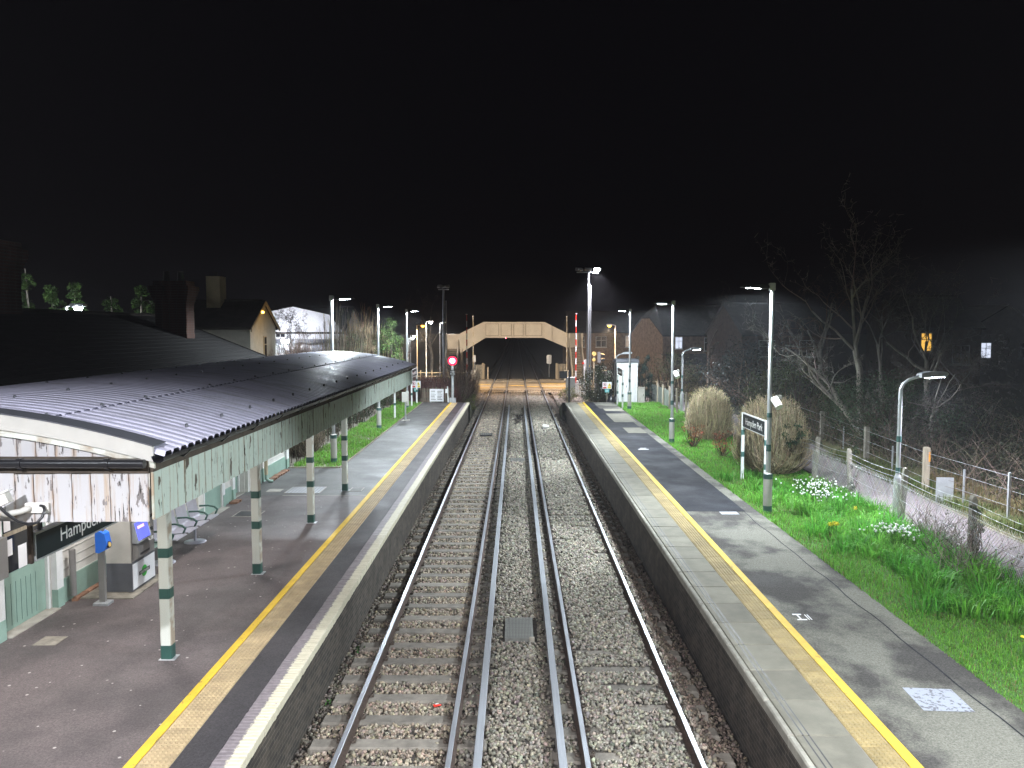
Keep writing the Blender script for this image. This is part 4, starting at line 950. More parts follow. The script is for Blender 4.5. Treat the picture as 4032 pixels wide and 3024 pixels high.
for (xa, xb, ya, yb_) in ((-4.4, -2.6, 76.4, 76.8), (-2.2, -1.1, 77.2, 77.5), (2.7, 5.0, 76.3, 76.7), (1.1, 2.3, 78.3, 78.6), (-.7, .8, 79.6, 79.9), (-4.4, -2.6, 81.2, 81.6), (2.6, 5.2, 82, 82.5)):
    b = MB(); b.box(xa, xb, ya, yb_, -.009, .003); b.obj('yellow_hatching', 'road_yellow', cp, (-.03, -81, 0))
# anti-trespass guards: rows of slanted timbers either side of the crossing
def guard(y, label):
    t = thing('trespass_guard', label, 'guard', (.03, y, -.12), 0, 'anti-trespass guards')
    b = MB(); b.prism([(-.5, 0), (.5, 0), (.5, .03), (.0, .16), (-.5, .03)], 'y', -.055, .055); me = b.mesh('pale_timber')
    for (x0, x1) in ((-4.3, -2.55), (-2.2, -1.05), (-.7, .75), (1.1, 2.25), (2.65, 5.0)):
        n = int((x1-x0)/.21)
        for i in range(n): link('slat', me, t, (x0+(i+.5)*(x1-x0)/n-.03, 0, random.uniform(-.01, .01)), (0, 0, R(90-14)))
guard(72.7, 'row of slanted pale timbers between the rails at the station edge of the crossing'); guard(89.6, 'row of slanted timbers between the rails on the footbridge edge of the crossing')

def boom(x, y, z1, red, label, sg):
    t = thing('crossing_barrier', label, 'barrier', (x, y, -.1), 0, 'raised crossing barriers')
    b = MB(); b.bbox(-.25,.25,-.22,.22,0,1.15,.03); b.obj('machine_cabinet', 'machine_beige', t)
    b = MB(); b.cbox((sg*.0,0,1.12),(.12,.62,.16)); b.obj('pivot_arm', 'machine_grey', t)
    n = 11; h = (z1 - .9) / n
    for i in range(n):
        b = MB(); r_ = .07 - .003*i; b.tube([(0,-.28,.95+i*h),(0,-.28,.95+(i+1)*h-.004)], r_ if red else r_*.75, 8); b.obj('boom_section', ('red' if i % 2 == 0 else 'boom_white') if red else ('render_cream' if i % 2 else 'bridge_paint'), t)
    b = MB(); b.tube([(0,-.28,.95+n*h),(0,-.28,1.0+n*h)], .1, 10); b.obj('tip', 'boom_white', t)
boom(-4.39, 71.2, 7.0, True, 'raised red and white barrier boom beside the bare bush behind the red signal', 1)
boom(5.33, 71.2, 7.05, True, 'raised red and white barrier boom in front of the footbridge stairs', -1)
boom(-4.80, 89.2, 7.1, False, 'raised plain-backed barrier boom under the ramped footbridge end', 1)
boom(5.66, 89.2, 7.1, False, 'raised plain-backed barrier boom beside the stair foot of the footbridge', -1)

def cabinet(x, y, z, w, d, h, mat, label, cat='cabinet'):
    t = thing('equipment_cabinet', label, cat, (x, y, z), 0, 'trackside cabinets')
    b = MB(); b.box(-w/2, w/2, -d/2, d/2, .06, h-.05); b.obj('body', mat, t); b = MB(); b.box(-w/2-.02, w/2+.02, -d/2-.02, d/2+.02, 0, .058); b.obj('plinth', 'old_concrete', t)
    b = MB(); b.bbox(-w/2-.03, w/2+.03, -d/2-.03, d/2+.03, h-.048, h, .02); b.obj('lid', mat, t)
    b = MB(); b.box(-w/2+.03, w/2-.03, -d/2-.012, -d/2-.001, .12, h-.10); dd = b.obj('door', mat, t); b = MB(); b.cbox((w/2-.08, -d/2-.02, h*.55), (.03, .015, .12)); b.obj('handle', 'black_iron', dd)
cabinet(-4.2, 90.8, -.1, .85, .6, 1.7, 'old_concrete', 'squat grey cabinet by the timber posts past the crossing, ramped bridge side')
cabinet(5.25, 90.8, -.1, .8, .6, 1.8, 'old_concrete', 'squat grey cabinet by the timber posts past the crossing, stair side')
cabinet(8.05, 51.1, .86, .42, .4, 1.08, 'concrete', 'low weathered pale cabinet at the corner of the equipment hut')
cabinet(7.75, 73.0, -.1, 1.1, .6, 2.0, 'machine_grey', 'tall grey cabinet behind the crossing traffic signals')
cabinet(4.55, 66.5, -.1, .75, .5, 1.75, 'white_paint', 'white cabinet beside the flowering shrub near the crossing')
for i, (x, y, h, lab) in enumerate(((-3.75, 90.2, 1.9, 'pair of stout pale timber posts beside the track, ramped bridge side'), (4.6, 90.2, 1.9, 'pair of stout pale timber posts beside the track, stair side'))):
    t = thing('timber_posts', lab, 'post', (x, y, -.1), 0, 'timber posts past the crossing')
    b = MB(); b.box(-.12,.12,-.1,.1,0,h).box(.02,.22,.15,.34,0,h-.1); b.obj('post', 'pale_timber', t); b = MB(); b.box(.45,.62,.2,.4,0,h-.45); b.obj('short_post', 'pale_timber', t)
t = thing('speed_board', 'small pale square track sign on a thin post past the crossing', 'sign', (4.0, 96, -.2)); b = MB(); b.tube([(0,0,0),(0,0,2.2)], .04, 8); b.obj('post', 'galv', t); b = MB(); b.box(-.3,.25,-.06,-.03,1.7,2.75); b.obj('plate', 'galv', t)
t = thing('speed_board', 'small grey track sign standing under the footbridge ramp past the crossing', 'sign', (-5.0, 96, -.2)); b = MB(); b.tube([(0,0,0),(0,0,2.2)], .04, 8); b.obj('post', 'galv', t); b = MB(); b.box(-.1,.12,-.06,-.03,1.9,2.7); b.obj('plate', 'galv', t)

def wig_wag():
    t = thing('crossing_signal', 'crossing traffic signal with round amber lamp and black lamp hoods seen from behind', 'traffic signal', (7.05, 72.0, -.1))
    b = MB(); b.tube([(0,0,0),(0,0,3.6)], .07, 10); b.obj('post', 'render_cream', t)
    b = MB(); b.disc((0,-.1,3.55), .2, 'y', 18, 0, .06); b.obj('round_sign', 'yellow_disc', t); b = MB(); b.disc((-.02,-.1,3.0), .16, 'y', 16, 0, .05); b.obj('round_sign', 'yellow_disc', t)
    b = MB(); b.box(.32,.62,-.06,.06,2.7,3.7); h = b.obj('backboard', 'machine_grey', t)
    for z in (3.4, 3.0): b = MB(); b.tube([(.64,.0,z),(.95,.05,z-.03)], [.15,.12], 12); b.obj('lamp_hood', 'black_iron', h)
    t = thing('crossing_signal', 'white-faced crossing signal post with small red reflectors beside the stair', 'traffic signal', (6.05, 70.5, -.1))
    b = MB(); b.tube([(0,0,0),(0,0,3.0)], .08, 10); b.obj('post', 'boom_white', t); b = MB(); b.box(.05,.45,-.05,.05,2.2,3.1); b.obj('housing', 'machine_beige', t)
    b = MB(); b.disc((-.12,-.08,2.75), .1, 'y', 14, 0, .05); b.obj('reflector', 'red', t); b = MB(); b.disc((.42,-.08,2.5), .08, 'y', 14, 0, .05); b.obj('reflector', 'sign_yellow', t)
wig_wag()

def mast(x, y, h, heads, label, lit):
    t = thing('floodlight_mast', label, 'floodlight mast', (x, y, -.1))
    b = MB(); b.tube([(0,0,0),(0,0,h*.5),(0,0,h)], [.14,.12,.09], 10).tube([(.24,.05,0),(.2,.03,h*.9)], [.05,.045], 8); b.obj('mast', 'pole' if lit else 'galv', t)
    b = MB(); b.box(-1.0 if lit else -.45, .85 if lit else .45, -.05, .05, h-.02, h+.06); b.obj('crossbar', 'galv', t)
    for (dx, on, ang) in heads:
        hd = link('floodlight', None, t, (dx, 0, h+.2), (0, 0, ang))
        b = MB(); b.prism([(-.15, .02), (-.20, .14), (.12, .22), (.2, .02), (.12, -.06)], 'x', -.28, .28); b.obj('housing', 'machine_grey', hd)
        b = MB(); b.box(-.25,.25,-.235,-.21,-.03,.14); b.obj('lens', 'led_far' if on else 'galv', hd)
        b = MB(); b.box(-.03,.03,-.04,.04,-.18,.02); b.obj('yoke', 'black_iron', hd)
        if on: spot(hd, (0, -.30, .03), 6500, (.92, .88, .98), 120, .8, (R(15), 0, 0), .2, 'flood_light')
mast(6.14, 68.0, 10.55, ((-.78, False, .5), (-.02, False, .1), (.72, True, .0)), 'tall floodlight mast with three heads, one brightly lit, beside the crossing', True)
mast(-6.17, 68.0, 9.1, ((-.26, False, 2.2), (.28, False, -1.2)), 'tall unlit floodlight mast with two tilted heads behind the red signal', False)

def street_lamp(x, y, h, arm, label, mat, col, power, gz0=-.1, group='street lamps near the crossing', cone=171, bare=False):
    t = thing('street_lamp', label, 'street lamp', (x, y, gz0), 0, group)
    b = MB(); b.tube([(0,0,0),(0,0,1.2),(0,0,1.25),(0,0,h)], [.09,.09,.06,.045], 10); b.obj('column', 'pole', t)
    b = MB(); b.tube([(0,0,h),(arm*.6,0,h+.06),(arm,0,h+.05)], .035, 8); b.obj('arm', 'pole', t)
    b = MB(); b.bbox(arm-.1 if arm > 0 else arm-.45, arm+.45 if arm > 0 else arm+.1, -.13,.13,h+.0,h+.14,.04); b.obj('lantern', 'galv', t)
    b = MB(); cx = arm + (.17 if arm > 0 else -.17); b.tube([(cx,0,h-.002),(cx,0,h-.10),(cx,0,h-.16)], [.16,.15,.05], 12); b.obj('bowl', mat, t)
    if power and mat == 'sodium':
        d = Vector((-x*.9, 17, -6.5)); s_ = spot(t, (cx, 0, h-.26), power, col, 100, .6, (0, 0, 0), .12); s_.rotation_euler = d.to_track_quat('-Z', 'Y').to_euler()
        spot(t, (cx, 0, h-.26), power*.7, (1, .62, .26), 160, .5)
    elif power and bare: point(t, (cx, 0, h-.2), power, col, .1)
    elif power: spot(t, (cx, 0, h-.20), power, col, cone, .45, (0, 0, 0), .1)
    return t
street_lamp(-9.35, 75, 6.1, .4, 'orange sodium street lamp on a pale column beside the road, ramped bridge side', 'sodium', (1, .82, .62), 3000)
street_lamp(9.35, 75, 6.1, -.4, 'orange sodium street lamp on a pale column beside the road behind the hut', 'sodium', (1, .82, .62), 3000)
street_lamp(-9.5, 84, 6.5, .3, 'white street lamp just beyond the orange one on the road', 'led_far', (.9, .95, 1), 300)
street_lamp(-9.2, 96, 6.5, .3, 'white street lamp standing past the footbridge ramp', 'led_far', (.9, .95, 1), 300)
street_lamp(-13.5, 100, 4.6, .3, 'low white lamp in the gardens behind the road', 'led_far', (.9, .95, 1), 120)
street_lamp(-14.6, 110, 4.8, .3, 'small distant white lamp behind the bare garden trees', 'led_far', (.9, .95, 1), 120)
street_lamp(-4.6, -1.6, 8.2, .5, 'tall white lamp at the foot of the camera-side footbridge', 'led_far', (.93, .93, 1.0), 3900, .9, 'lamps at the footbridge', 154)
street_lamp(4.9, -1.8, 8.2, -.5, 'tall white lamp at the flower-bed foot of the camera-side footbridge', 'led_far', (.96, .96, .98), 3000, .9, 'lamps at the footbridge', 152)

# ------------------------------------------------------------------ footbridge
def footbridge():
    t = thing('footbridge', 'pale panelled footbridge spanning the track with ramped ends and open stairs', 'footbridge', (0, 95, 0))
    # front and back girders: outline in x,z
    out = [(-6.7, 2.75), (-6.66, 5.15), (-3.92, 6.47), (3.40, 6.48), (6.05, 5.17), (6.05, 3.45), (3.2, 4.67), (-3.65, 4.65)]
    inn = lambda pts, y0, y1: None
    for (y0, y1) in ((-.10, .0), (1.7, 1.8)):
        b = MB(); b.prism(out, 'y', y0, y1); gd = b.obj('girder', 'bridge_paint', t)
        if y0 < 0:
            fr = []
            for x in (-3.78, -1.93, -.42, 1.0, 3.2):
                q = MB(); q.box(x-.07, x+.07, -.20, -.101, 4.75, 6.39); q.obj('stiffener', 'bridge_paint', gd)
            q = MB(); q.box(-3.9, 3.4, -.26, -.101, 6.40, 6.50); q.obj('top_flange', 'bridge_paint', gd); q = MB(); q.box(-3.7, 3.25, -.26, -.101, 4.62, 4.74); q.obj('bottom_flange', 'bridge_paint', gd)
            for (p0, p1) in (((-6.66, 5.10), (-3.92, 6.42)), ((3.40, 6.43), (6.05, 5.12)), ((-6.7, 2.85), (-3.65, 4.68)), ((3.2, 4.70), (6.05, 3.52)), ((-6.5, 4.55), (-3.75, 4.85)), ((3.3, 4.85), (5.9, 4.6))):
                d = Vector((p1[0]-p0[0], 0, p1[1]-p0[1])); L_ = d.length; a = math.atan2(d.z, d.x)
                q = MB(); q.cbox(((p0[0]+p1[0])/2, -.135, (p0[1]+p1[1])/2), (L_, .066, .10), 0, Matrix.Rotation(-a, 3, 'Y')); q.obj('flange', 'bridge_paint', gd)
            for (x0, x1) in ((-3.62, -2.06), (-1.80, -.55), (-.29, .87), (1.13, 3.07)):
                q = MB()
                for (a0, a1, b0, b1) in ((x0, x1, 4.86, 4.90), (x0, x1, 6.26, 6.30), (x0, x0+.04, 4.905, 6.255), (x1-.04, x1, 4.905, 6.255)): q.box(a0, a1, -.125, -.101, b0, b1)
                q.obj('panel_bead', 'bridge_dark', gd)
    b = MB(); b.box(-3.7, 3.3, .001, 1.699, 4.72, 4.80); b.obj('deck', 'bridge_dark', t)
    # stair tower on the stair side, steps descending towards the station
    b = MB(); b.box(6.06, 8.0, .0, 2.2, 3.35, 3.45); b.obj('landing', 'bridge_dark', t); b = MB(); b.box(6.06, 8.0, 2.1, 2.2, 3.46, 5.15).box(7.9, 8.0, .0, 2.09, 3.46, 5.15); b.obj('landing_parapet', 'bridge_paint', t)
    st = MB(); st.box(-.62, .62, -.14, .14, 0, .04); sm = st.mesh('tread'); rs = MB(); rs.box(-.62, .62, -.01, .01, -.17, -.001); rm = rs.mesh('bridge_dark')
    n = 18; 
    for i in range(n):
        s = link('step', sm, t, (7.08, -.15 - i*.27, 3.42 - (i+1)*3.4/(n+1))); link('riser', rm, s, (0, .13, 0))
    for x in (6.37, 7.78):
        b = MB(); b.prism([(.0, 3.30), (-5.1, -.15), (-5.1, .25), (-5.1, 1.05), (.0, 4.6), (0, 5.15), (.25, 5.15), (.25, 3.3)], 'x', x-.05, x+.05); b.obj('stair_parapet', 'bridge_paint', t)
    for (x, y) in ((6.2, 2.0), (7.85, 2.0), (6.2, .15), (7.85, .15), (-6.55, .1), (-6.55, 1.75), (-8.3, .1), (-8.3, 1.75)):
        b = MB(); b.box(x-.1, x+.1, y-.08, y+.08, -.2, 3.3); b.obj('leg', 'bridge_dark', t)
    b = MB(); b.box(-8.4, -6.72, .0, 1.8, 3.1, 3.3); b.obj('landing', 'bridge_dark', t); b = MB(); b.box(-8.4, -6.72, 1.7, 1.8, 3.31, 5.05).box(-8.4, -8.3, .11, 1.69, 3.31, 5.05).box(-8.4, -6.72, .0, .10, 3.31, 5.05); b.obj('landing_parapet', 'bridge_paint', t)
    s2 = link('stair_flight', None, t, (-7.55, 0, 0))
    for i in range(n): link('step', sm, s2, (0, -.15 - i*.27, 3.2 - (i+1)*3.2/(n+1)))
    for x in (-.68, .68):
        b = MB(); b.prism([(.0, 3.0), (-5.1, -.15), (-5.1, 1.0), (-.02, 4.4)], 'x', x-.04, x+.04); b.obj('stair_parapet', 'bridge_paint', s2)
footbridge()
# roadside fences
def rail_fence(x0, x1, y, label, mat='render_cream', n=10):
    t = thing('roadside_fence', label, 'fence', ((x0+x1)/2, y, -.1), 0, 'fences beside the road'); w = (x1-x0)/2
    b = MB(); b.box(-.06,.06,-.05,.05,0,1.15); pm = b.mesh(mat)
    for i in range(n): link('post', pm, t, (-w + 2*w*i/(n-1), 0, 0))
    for z in (.45, .85): b = MB(); b.box(-w, w, -.085, -.052, z, z+.10); b.obj('rail', mat, t)
rail_fence(-14.5, -5.0, 73.2, 'pale post and rail fence by the road under the orange lamp, ramped bridge side'); rail_fence(6.3, 15, 73.5, 'pale post and rail fence by the road behind the equipment hut')
rail_fence(-14.5, -5.6, 88.8, 'pale post and rail fence across the far kerb of the road', n=8)
t = thing('white_palings', 'short run of white palings beside the foot of the footbridge stairs', 'fence', (5.6, 69.3, -.1))
b = MB(); b.box(-.035,.035,-.012,.012,0,1.25); pm = b.mesh('boom_white')
for i in range(12): link('paling', pm, t, (-.75+i*.15, 0, 0))
for z in (.3, .95): b = MB(); b.box(-.85,.95,.013,.04,z,z+.06); b.obj('rail', 'boom_white', t)
t = thing('road_board', 'red and white lettered board on a frame beside the road', 'sign', (-8.0, 72.4, -.1))
b = MB(); b.box(-.52,.52,-.03,0,.5,1.35); p = b.obj('panel', 'boom_white', t)
for z in (.66, .88, 1.10): b = MB(); b.box(-.42,.42,-.034,-.0305,z,z+.10); b.obj('red_stripe', 'red', p)
for x in (-.75, .75): b = MB(); b.box(x-.04,x+.04,-.04,.04,0,1.55); b.obj('post', 'bridge_paint', t)
t = thing('traffic_cone', 'narrow upright marker cone by the mast near the road', 'cone', (-6.7, 71.5, -.1)); b = MB(); b.tube([(0,0,.04),(0,0,1.7)], [.14,.02], 12); b.obj('cone', 'sign_yellow', t); b = MB(); b.box(-.2,.2,-.2,.2,0,.04); b.obj('base', 'black_iron', t)
t = thing('track_phone_post', 'dark post with a black telephone box beside the white cabinet', 'post', (4.05, 60.5, -.15)); b = MB(); b.box(-.07,.07,-.06,.06,0,2.6); b.obj('post', 'black_iron', t); b = MB(); b.cbox((-.45,.0,2.35),(.6,.2,.55)); b.obj('telephone_box', 'black_plastic', t)
# far red signal down the line
t = thing('distant_signal', 'tiny red signal far down the line beneath the footbridge', 'signal', (-3.9, 300, -.2)); b = MB(); b.tube([(0,0,0),(0,0,2.2)], .08, 8); b.obj('post', 'galv', t); b = MB(); b.box(-.25,.25,-.1,.1,2.2,3.0); b.obj('head', 'black_plastic', t); b = MB(); b.disc((0,-.13,2.6), .2, 'y', 16, 0, .05); b.obj('red_lens', 'signal_red', t)
spot(t, (0,-.4,2.6), 900, (1,.02,.05), 60, .5, (R(90),0,0), .15, 'signal_light')
# ------------------------------------------------------------------ right side: hut, path, fences, path lamps
def hut():
    t = thing('equipment_hut', 'tall pale blue-white equipment hut with dark flat roof at the platform end', 'hut', (7.3, 52.85, .86))
    b = MB(); b.box(-.68,.68,-.72,.72,0,2.62); b.obj('wall', 'white_paint', t)
    b = MB(); b.box(-.78,.78,-.84,.82,2.621,2.70).bbox(-.74,.74,-.80,.78,2.701,2.84,.05); b.obj('roof', 'machine_dark', t)
    b = MB(); b.box(-.70,.70,-.745,-.721,2.42,2.60); b.obj('fascia', 'white_paint', t)
    d = MB(); d.box(-.62,.02,-.742,-.721,.06,2.05); d1 = d.obj('door', 'white_paint', t); d = MB(); d.box(.03,.50,-.742,-.721,.06,2.05); d.obj('door', 'white_paint', t)
    h = MB(); h.cbox((-.06,-.752,1.05),(.03,.02,.14)); h.obj('handle', 'black_iron', d1)
    g = MB(); g.box(-.64,.64,-.744,-.722,2.055,2.075); g.obj('drip_bar', 'machine_grey', t); g = MB(); g.box(.52,.535,-.735,-.721,.05,2.4); g.obj('cover_strip', 'galv', t)
    b = MB(); b.box(-.85,.85,-1.0,.9,-.3,-.002); b.obj('plinth', 'old_concrete', t)
    p = MB(); p.tube([(-.74,-.66,0),(-.74,-.66,2.6)], .035, 8); p.obj('downpipe', 'black_plastic', t)
hut()
t = thing('black_bags', 'two slumped black sacks beside the equipment hut', 'sack', (6.25, 52.2, .86))
for k, (x, y, r_) in enumerate(((0, 0, .26), (.3, -.1, .22))):
    b = MB(); b.tube([(x,y,-.1),(x-.02,y,.08),(x+.02,y+.02,.28),(x,y,.42),(x+.05,y,.52)], [r_*.9,r_,r_*.8,.08,.10], 9); b.obj('sack', 'black_plastic', t)

pth = MB(); ppts = [(9.75, 11.15, -5), (9.75, 11.15, 14), (9.75, 11.3, 19), (9.8, 11.55, 23), (9.9, 12.4, 34), (9.9, 12.2, 44), (9.6, 11.6, 52), (9.2, 11.2, 60), (9.0, 11.0, 73)]
def pz_(y): return .905 if y < 52 else .905 - (y-52)/8*.97 if y < 60 else -.06
pv = []
for (a, b2, y) in ppts: pv += [(a, y, pz_(y)), (b2, y, pz_(y))]
pth.add(pv, [(2*i, 2*i+1, 2*i+3, 2*i+2) for i in range(len(ppts)-1)]); struct(pth.obj('path', 'path_tar'))
e = MB(); ev = []
for (a, b2, y) in ppts: ev += [(b2+.001, y, pz_(y)+.012), (b2+.07, y, pz_(y)+.012)]
e.add(ev, [(2*i, 2*i+1, 2*i+3, 2*i+2) for i in range(len(ppts)-1)]); struct(e.obj('path_edging', 'old_concrete'))
# lawn and verge sheets
lw = MB(); lw.add([(6.331, -3, .897), (9.74, -3, .897), (9.74, 51.5, .897), (6.331, 51.5, .897)], [(0,1,2,3)]); struct(lw.obj('lawn', 'turf'))
lw = MB(); lw.add([(-7.9, 27.02, .897), (-6.06, 27.02, .897), (-6.06, 51.3, .897), (-7.9, 51.3, .897)], [(0,1,2,3)]); struct(lw.obj('grass_strip', 'turf'))
vy = [8, 14, 19, 23, 34, 44, 52]; vb = [11.15+.07, 11.22, 11.37, 11.62, 12.47, 12.27, 11.67]
lw = MB(); vv = []
for y, xb in zip(vy, vb): vv += [(xb, y, .905), (xb+1.9, y, gz(xb+1.9, y)+.06 if y < 52 else .9)]
lw.add(vv, [(2*i, 2*i+1, 2*i+3, 2*i+2) for i in range(len(vy)-1)]); struct(lw.obj('verge', 'dry_turf'))
kb = MB(); kb.box(-6.075, -6.035, 27.0, 51.3, .85, .955).box(-7.9, -6.08, 26.98, 27.03, .85, .95); tag(kb.obj('timber_edging', 'pale_timber'), 'thin timber edging between the tarmac and the grass strip', 'edging')

def path_lamp(x, y, sx, label, power, gz0=.88, h=3.45):
    t = thing('path_lamp', label, 'path lamp', (x, y, gz0), 0, 'lamps along the path')
    b = MB(); b.tube([(0,0,0),(0,0,.95),(0,0,1.05),(0,0,1.12)], [.10,.10,.085,.055], 12); b.obj('base_sleeve', 'pole', t)
    b = MB(); pts = [(0,0,1.12),(0,0,3.0),(.0,0,3.28),(sx*.06,0,3.42),(sx*.2,0,3.53),(sx*.5,0,3.62)]; b.tube(pts, [.052,.05,.045,.04,.038,.036], 10); b.obj('column', 'pole', t)
    for (z0, z1) in ((1.16, 1.30), (1.95, 2.10)): q = MB(); q.tube([(0,0,z0),(0,0,z1)], .057, 12); q.obj('green_band', 'band_green', t)
    b = MB(); b.prism([(sx*.44, 3.58), (sx*.46, 3.68), (sx*.7, 3.74), (sx*1.08, 3.73), (sx*1.13, 3.68), (sx*1.08, 3.61), (sx*.62, 3.58)], 'y', -.13, .13); b.obj('lamp_head', 'galv', t)
    b = MB(); b.prism([(sx*.64, 3.575), (sx*1.04, 3.604), (sx*1.04, 3.596), (sx*.64, 3.566)], 'y', -.10, .10); b.obj('lens', 'led' if power else 'galv', t)
    if power: spot(t, (sx*.84, 0, 3.54), power, (.84, .86, 1.0), 150, .8, (0, R(-10)*sx, 0), .1)
path_lamp(9.68, 20.0, 1, 'curved path lamp standing behind the concrete fence posts', 800)
path_lamp(9.72, 46.5, 1, 'curved path lamp behind the boarded fence next to the rounded bush', 380)
path_lamp(9.7, 7.0, 1, 'curved path lamp past the near end of the chain link fence', 800)
path_lamp(6.95, 55.3, 1, 'curved unlit path lamp rising behind the equipment hut', 0, .35, 3.9)

def wire_fence():
    t = thing('wire_fence', 'chain link and wire fence on leaning concrete posts along the flower bank', 'fence', (9.5, 18, .88))
    P = [(9.42, 28.0, 0), (9.45, 25.0, .04), (9.56, 22.5, -.03), (9.5, 19.4, .03), (9.35, 16.1, .0), (9.3, 13.0, .02), (9.3, 10.0, 0)]
    b = MB(); b.prism([(-.06,-.1),(.06,-.1),(.055,1.32),(.02,1.40),(-.03,1.40),(-.055,1.33)], 'y', -.06, .06); pm = b.mesh('old_concrete')
    for (x, y, ln) in P: link('post', pm, t, (x-9.5, y-18, 0), (ln*.5, ln*1.6, random.uniform(-.1, .1)))
    for z in (.08, .62, 1.0, 1.14, 1.28):
        w = MB(); pts = []
        for (a, b2) in zip(P, P[1:]):
            for k in range(4):
                f = k/4; pts.append((a[0]+(b2[0]-a[0])*f-9.5-.07, a[1]+(b2[1]-a[1])*f-18, z - .05*math.sin(math.pi*f)))
        w.tube(pts, .0055, 4); w.obj('wire', 'galv', t)
    # chain link: two families of slanted strands between path posts
    paths = []; y0, y1, zt = 10.0, 25.0, 1.0; xf = lambda y: np.interp(y, [10, 13, 16.1, 19.4, 22.5, 25], [9.3, 9.3, 9.35, 9.5, 9.56, 9.45]) - 9.5 - .08
    s = .085
    for sg in (-1, 1):
        for c in np.arange(y0 - zt, y1 + zt, s):
            ya, yb_ = (c, c + sg*zt); za, zb = 0.05, zt
            lo, hi = max(min(ya, yb_), y0), min(max(ya, yb_), y1)
            if hi - lo < .03: continue
            if sg > 0: za, zb = .05 + (lo-c), .05 + (hi-c); pa, pb = lo, hi
            else: pa, pb = hi, lo; za, zb = .05 + (c-hi), .05 + (c-lo)
            paths.append([(xf(pa), pa-18, za), (xf((pa+pb)/2)+.004*sg, (pa+pb)/2-18, (za+zb)/2), (xf(pb), pb-18, zb)])
    pa = np.array(paths); V, F, C = sticks(pa, np.full(pa.shape[:2], .0034), jitcol(len(pa), (.42, .42, .40), .2))
    stuff(npmesh('chain_link', V, F, 'twig', t, C))
wire_fence()
def far_fence():
    t = thing('wire_fence', 'post and strand wire fence beyond the path with one orange-marked post', 'fence', (12.3, 25, .9))
    P = [(13.4, 40, 1.35, 'pale_timber'), (12.95, 33.5, 1.3, 'old_concrete'), (12.5, 28.2, 1.3, 'old_concrete'), (12.05, 23.2, 1.32, 'pale_timber'), (12.2, 19.5, 1.25, 'galv'), (12.3, 15.5, 1.3, 'old_concrete')]
    for (x, y, h, mt) in P:
        r_ = .028 if mt == 'galv' else .075
        b = MB(); b.bbox(x-12.3-r_, x-12.3+r_, y-25-r_, y-25+r_, -.1, h, .02); p = b.obj('post', mt, t)
        if y == 23.2: q = MB(); q.box(x-12.3+.03, x-12.3+.078, y-25-.078, y-25+.02, h-.42, h-.14); q.obj('orange_mark', 'orange_paint', p)
    for z in (.4, .8, 1.15):
        w = MB(); w.tube([(x-12.3, y-25, z) for (x, y, h, mt) in P], .006, 4); w.obj('wire', 'galv', t)
    for (x, y) in ((12.75, 30.8), (12.2, 25.6), (12.1, 21.3), (12.3, 17.4)):
        b = MB(); b.box(x-12.32, x-12.28, y-25.02, y-24.98, -.1, 1.0); b.obj('dropper', 'galv', t)
M('orange_paint', (.75, .30, .04), .6)
far_fence()
t = thing('path_notice', 'blank pale square board standing low by the orange-marked post', 'board', (11.75, 21.6, .9), R(-8))
b = MB(); b.box(-.22,.22,-.02,.02,.06,.72); b.obj('board', 'galv', t); b = MB(); b.box(-.2,-.16,.021,.05,-.05,.66).box(.16,.2,.021,.05,-.05,.66); b.obj('leg', 'galv', t)
def board_fence():
    t = thing('board_fence', 'boarded timber fence with round posts between the lawn and the path', 'fence', (9.25, 48, .86))
    b = MB(); b.tube([(0,0,-.1),(0,0,1.38),(0,0,1.42)], [.06,.055,.03], 8); pm = b.mesh('pale_timber'); q = MB(); q.box(-.012,.012,-.065,.065,0,1.1); qm = q.mesh('timber_grey')
    ys_ = [42.8, 45.0, 47.2, 49.4, 51.6, 54.0]
    for y in ys_: link('post', pm, t, (-.08 + random.uniform(-.03, .03), y-48, random.uniform(-.06, .06)), (random.uniform(-.03, .03), random.uniform(-.03, .03), 0))
    y = 46.9
    while y < 56: link('board', qm, t, (random.uniform(-.01, .01), y-48, random.uniform(-.03, .03))); y += .14
    for z in (.3, .85): b = MB(); b.box(.014,.05,-1.0,8,z,z+.08); b.obj('rail', 'timber', t)
    for z in (.5, 1.0, 1.3): b = MB(); b.tube([(-.1, -5.2, z), (-.1, -1.0, z)], .006, 4); b.obj('wire', 'galv', t)
M('timber_grey', (.26, .28, .25), .9, 0, .3, 6, rnd=True, objvar=.3, stretch=(3, 3, .4))
board_fence()

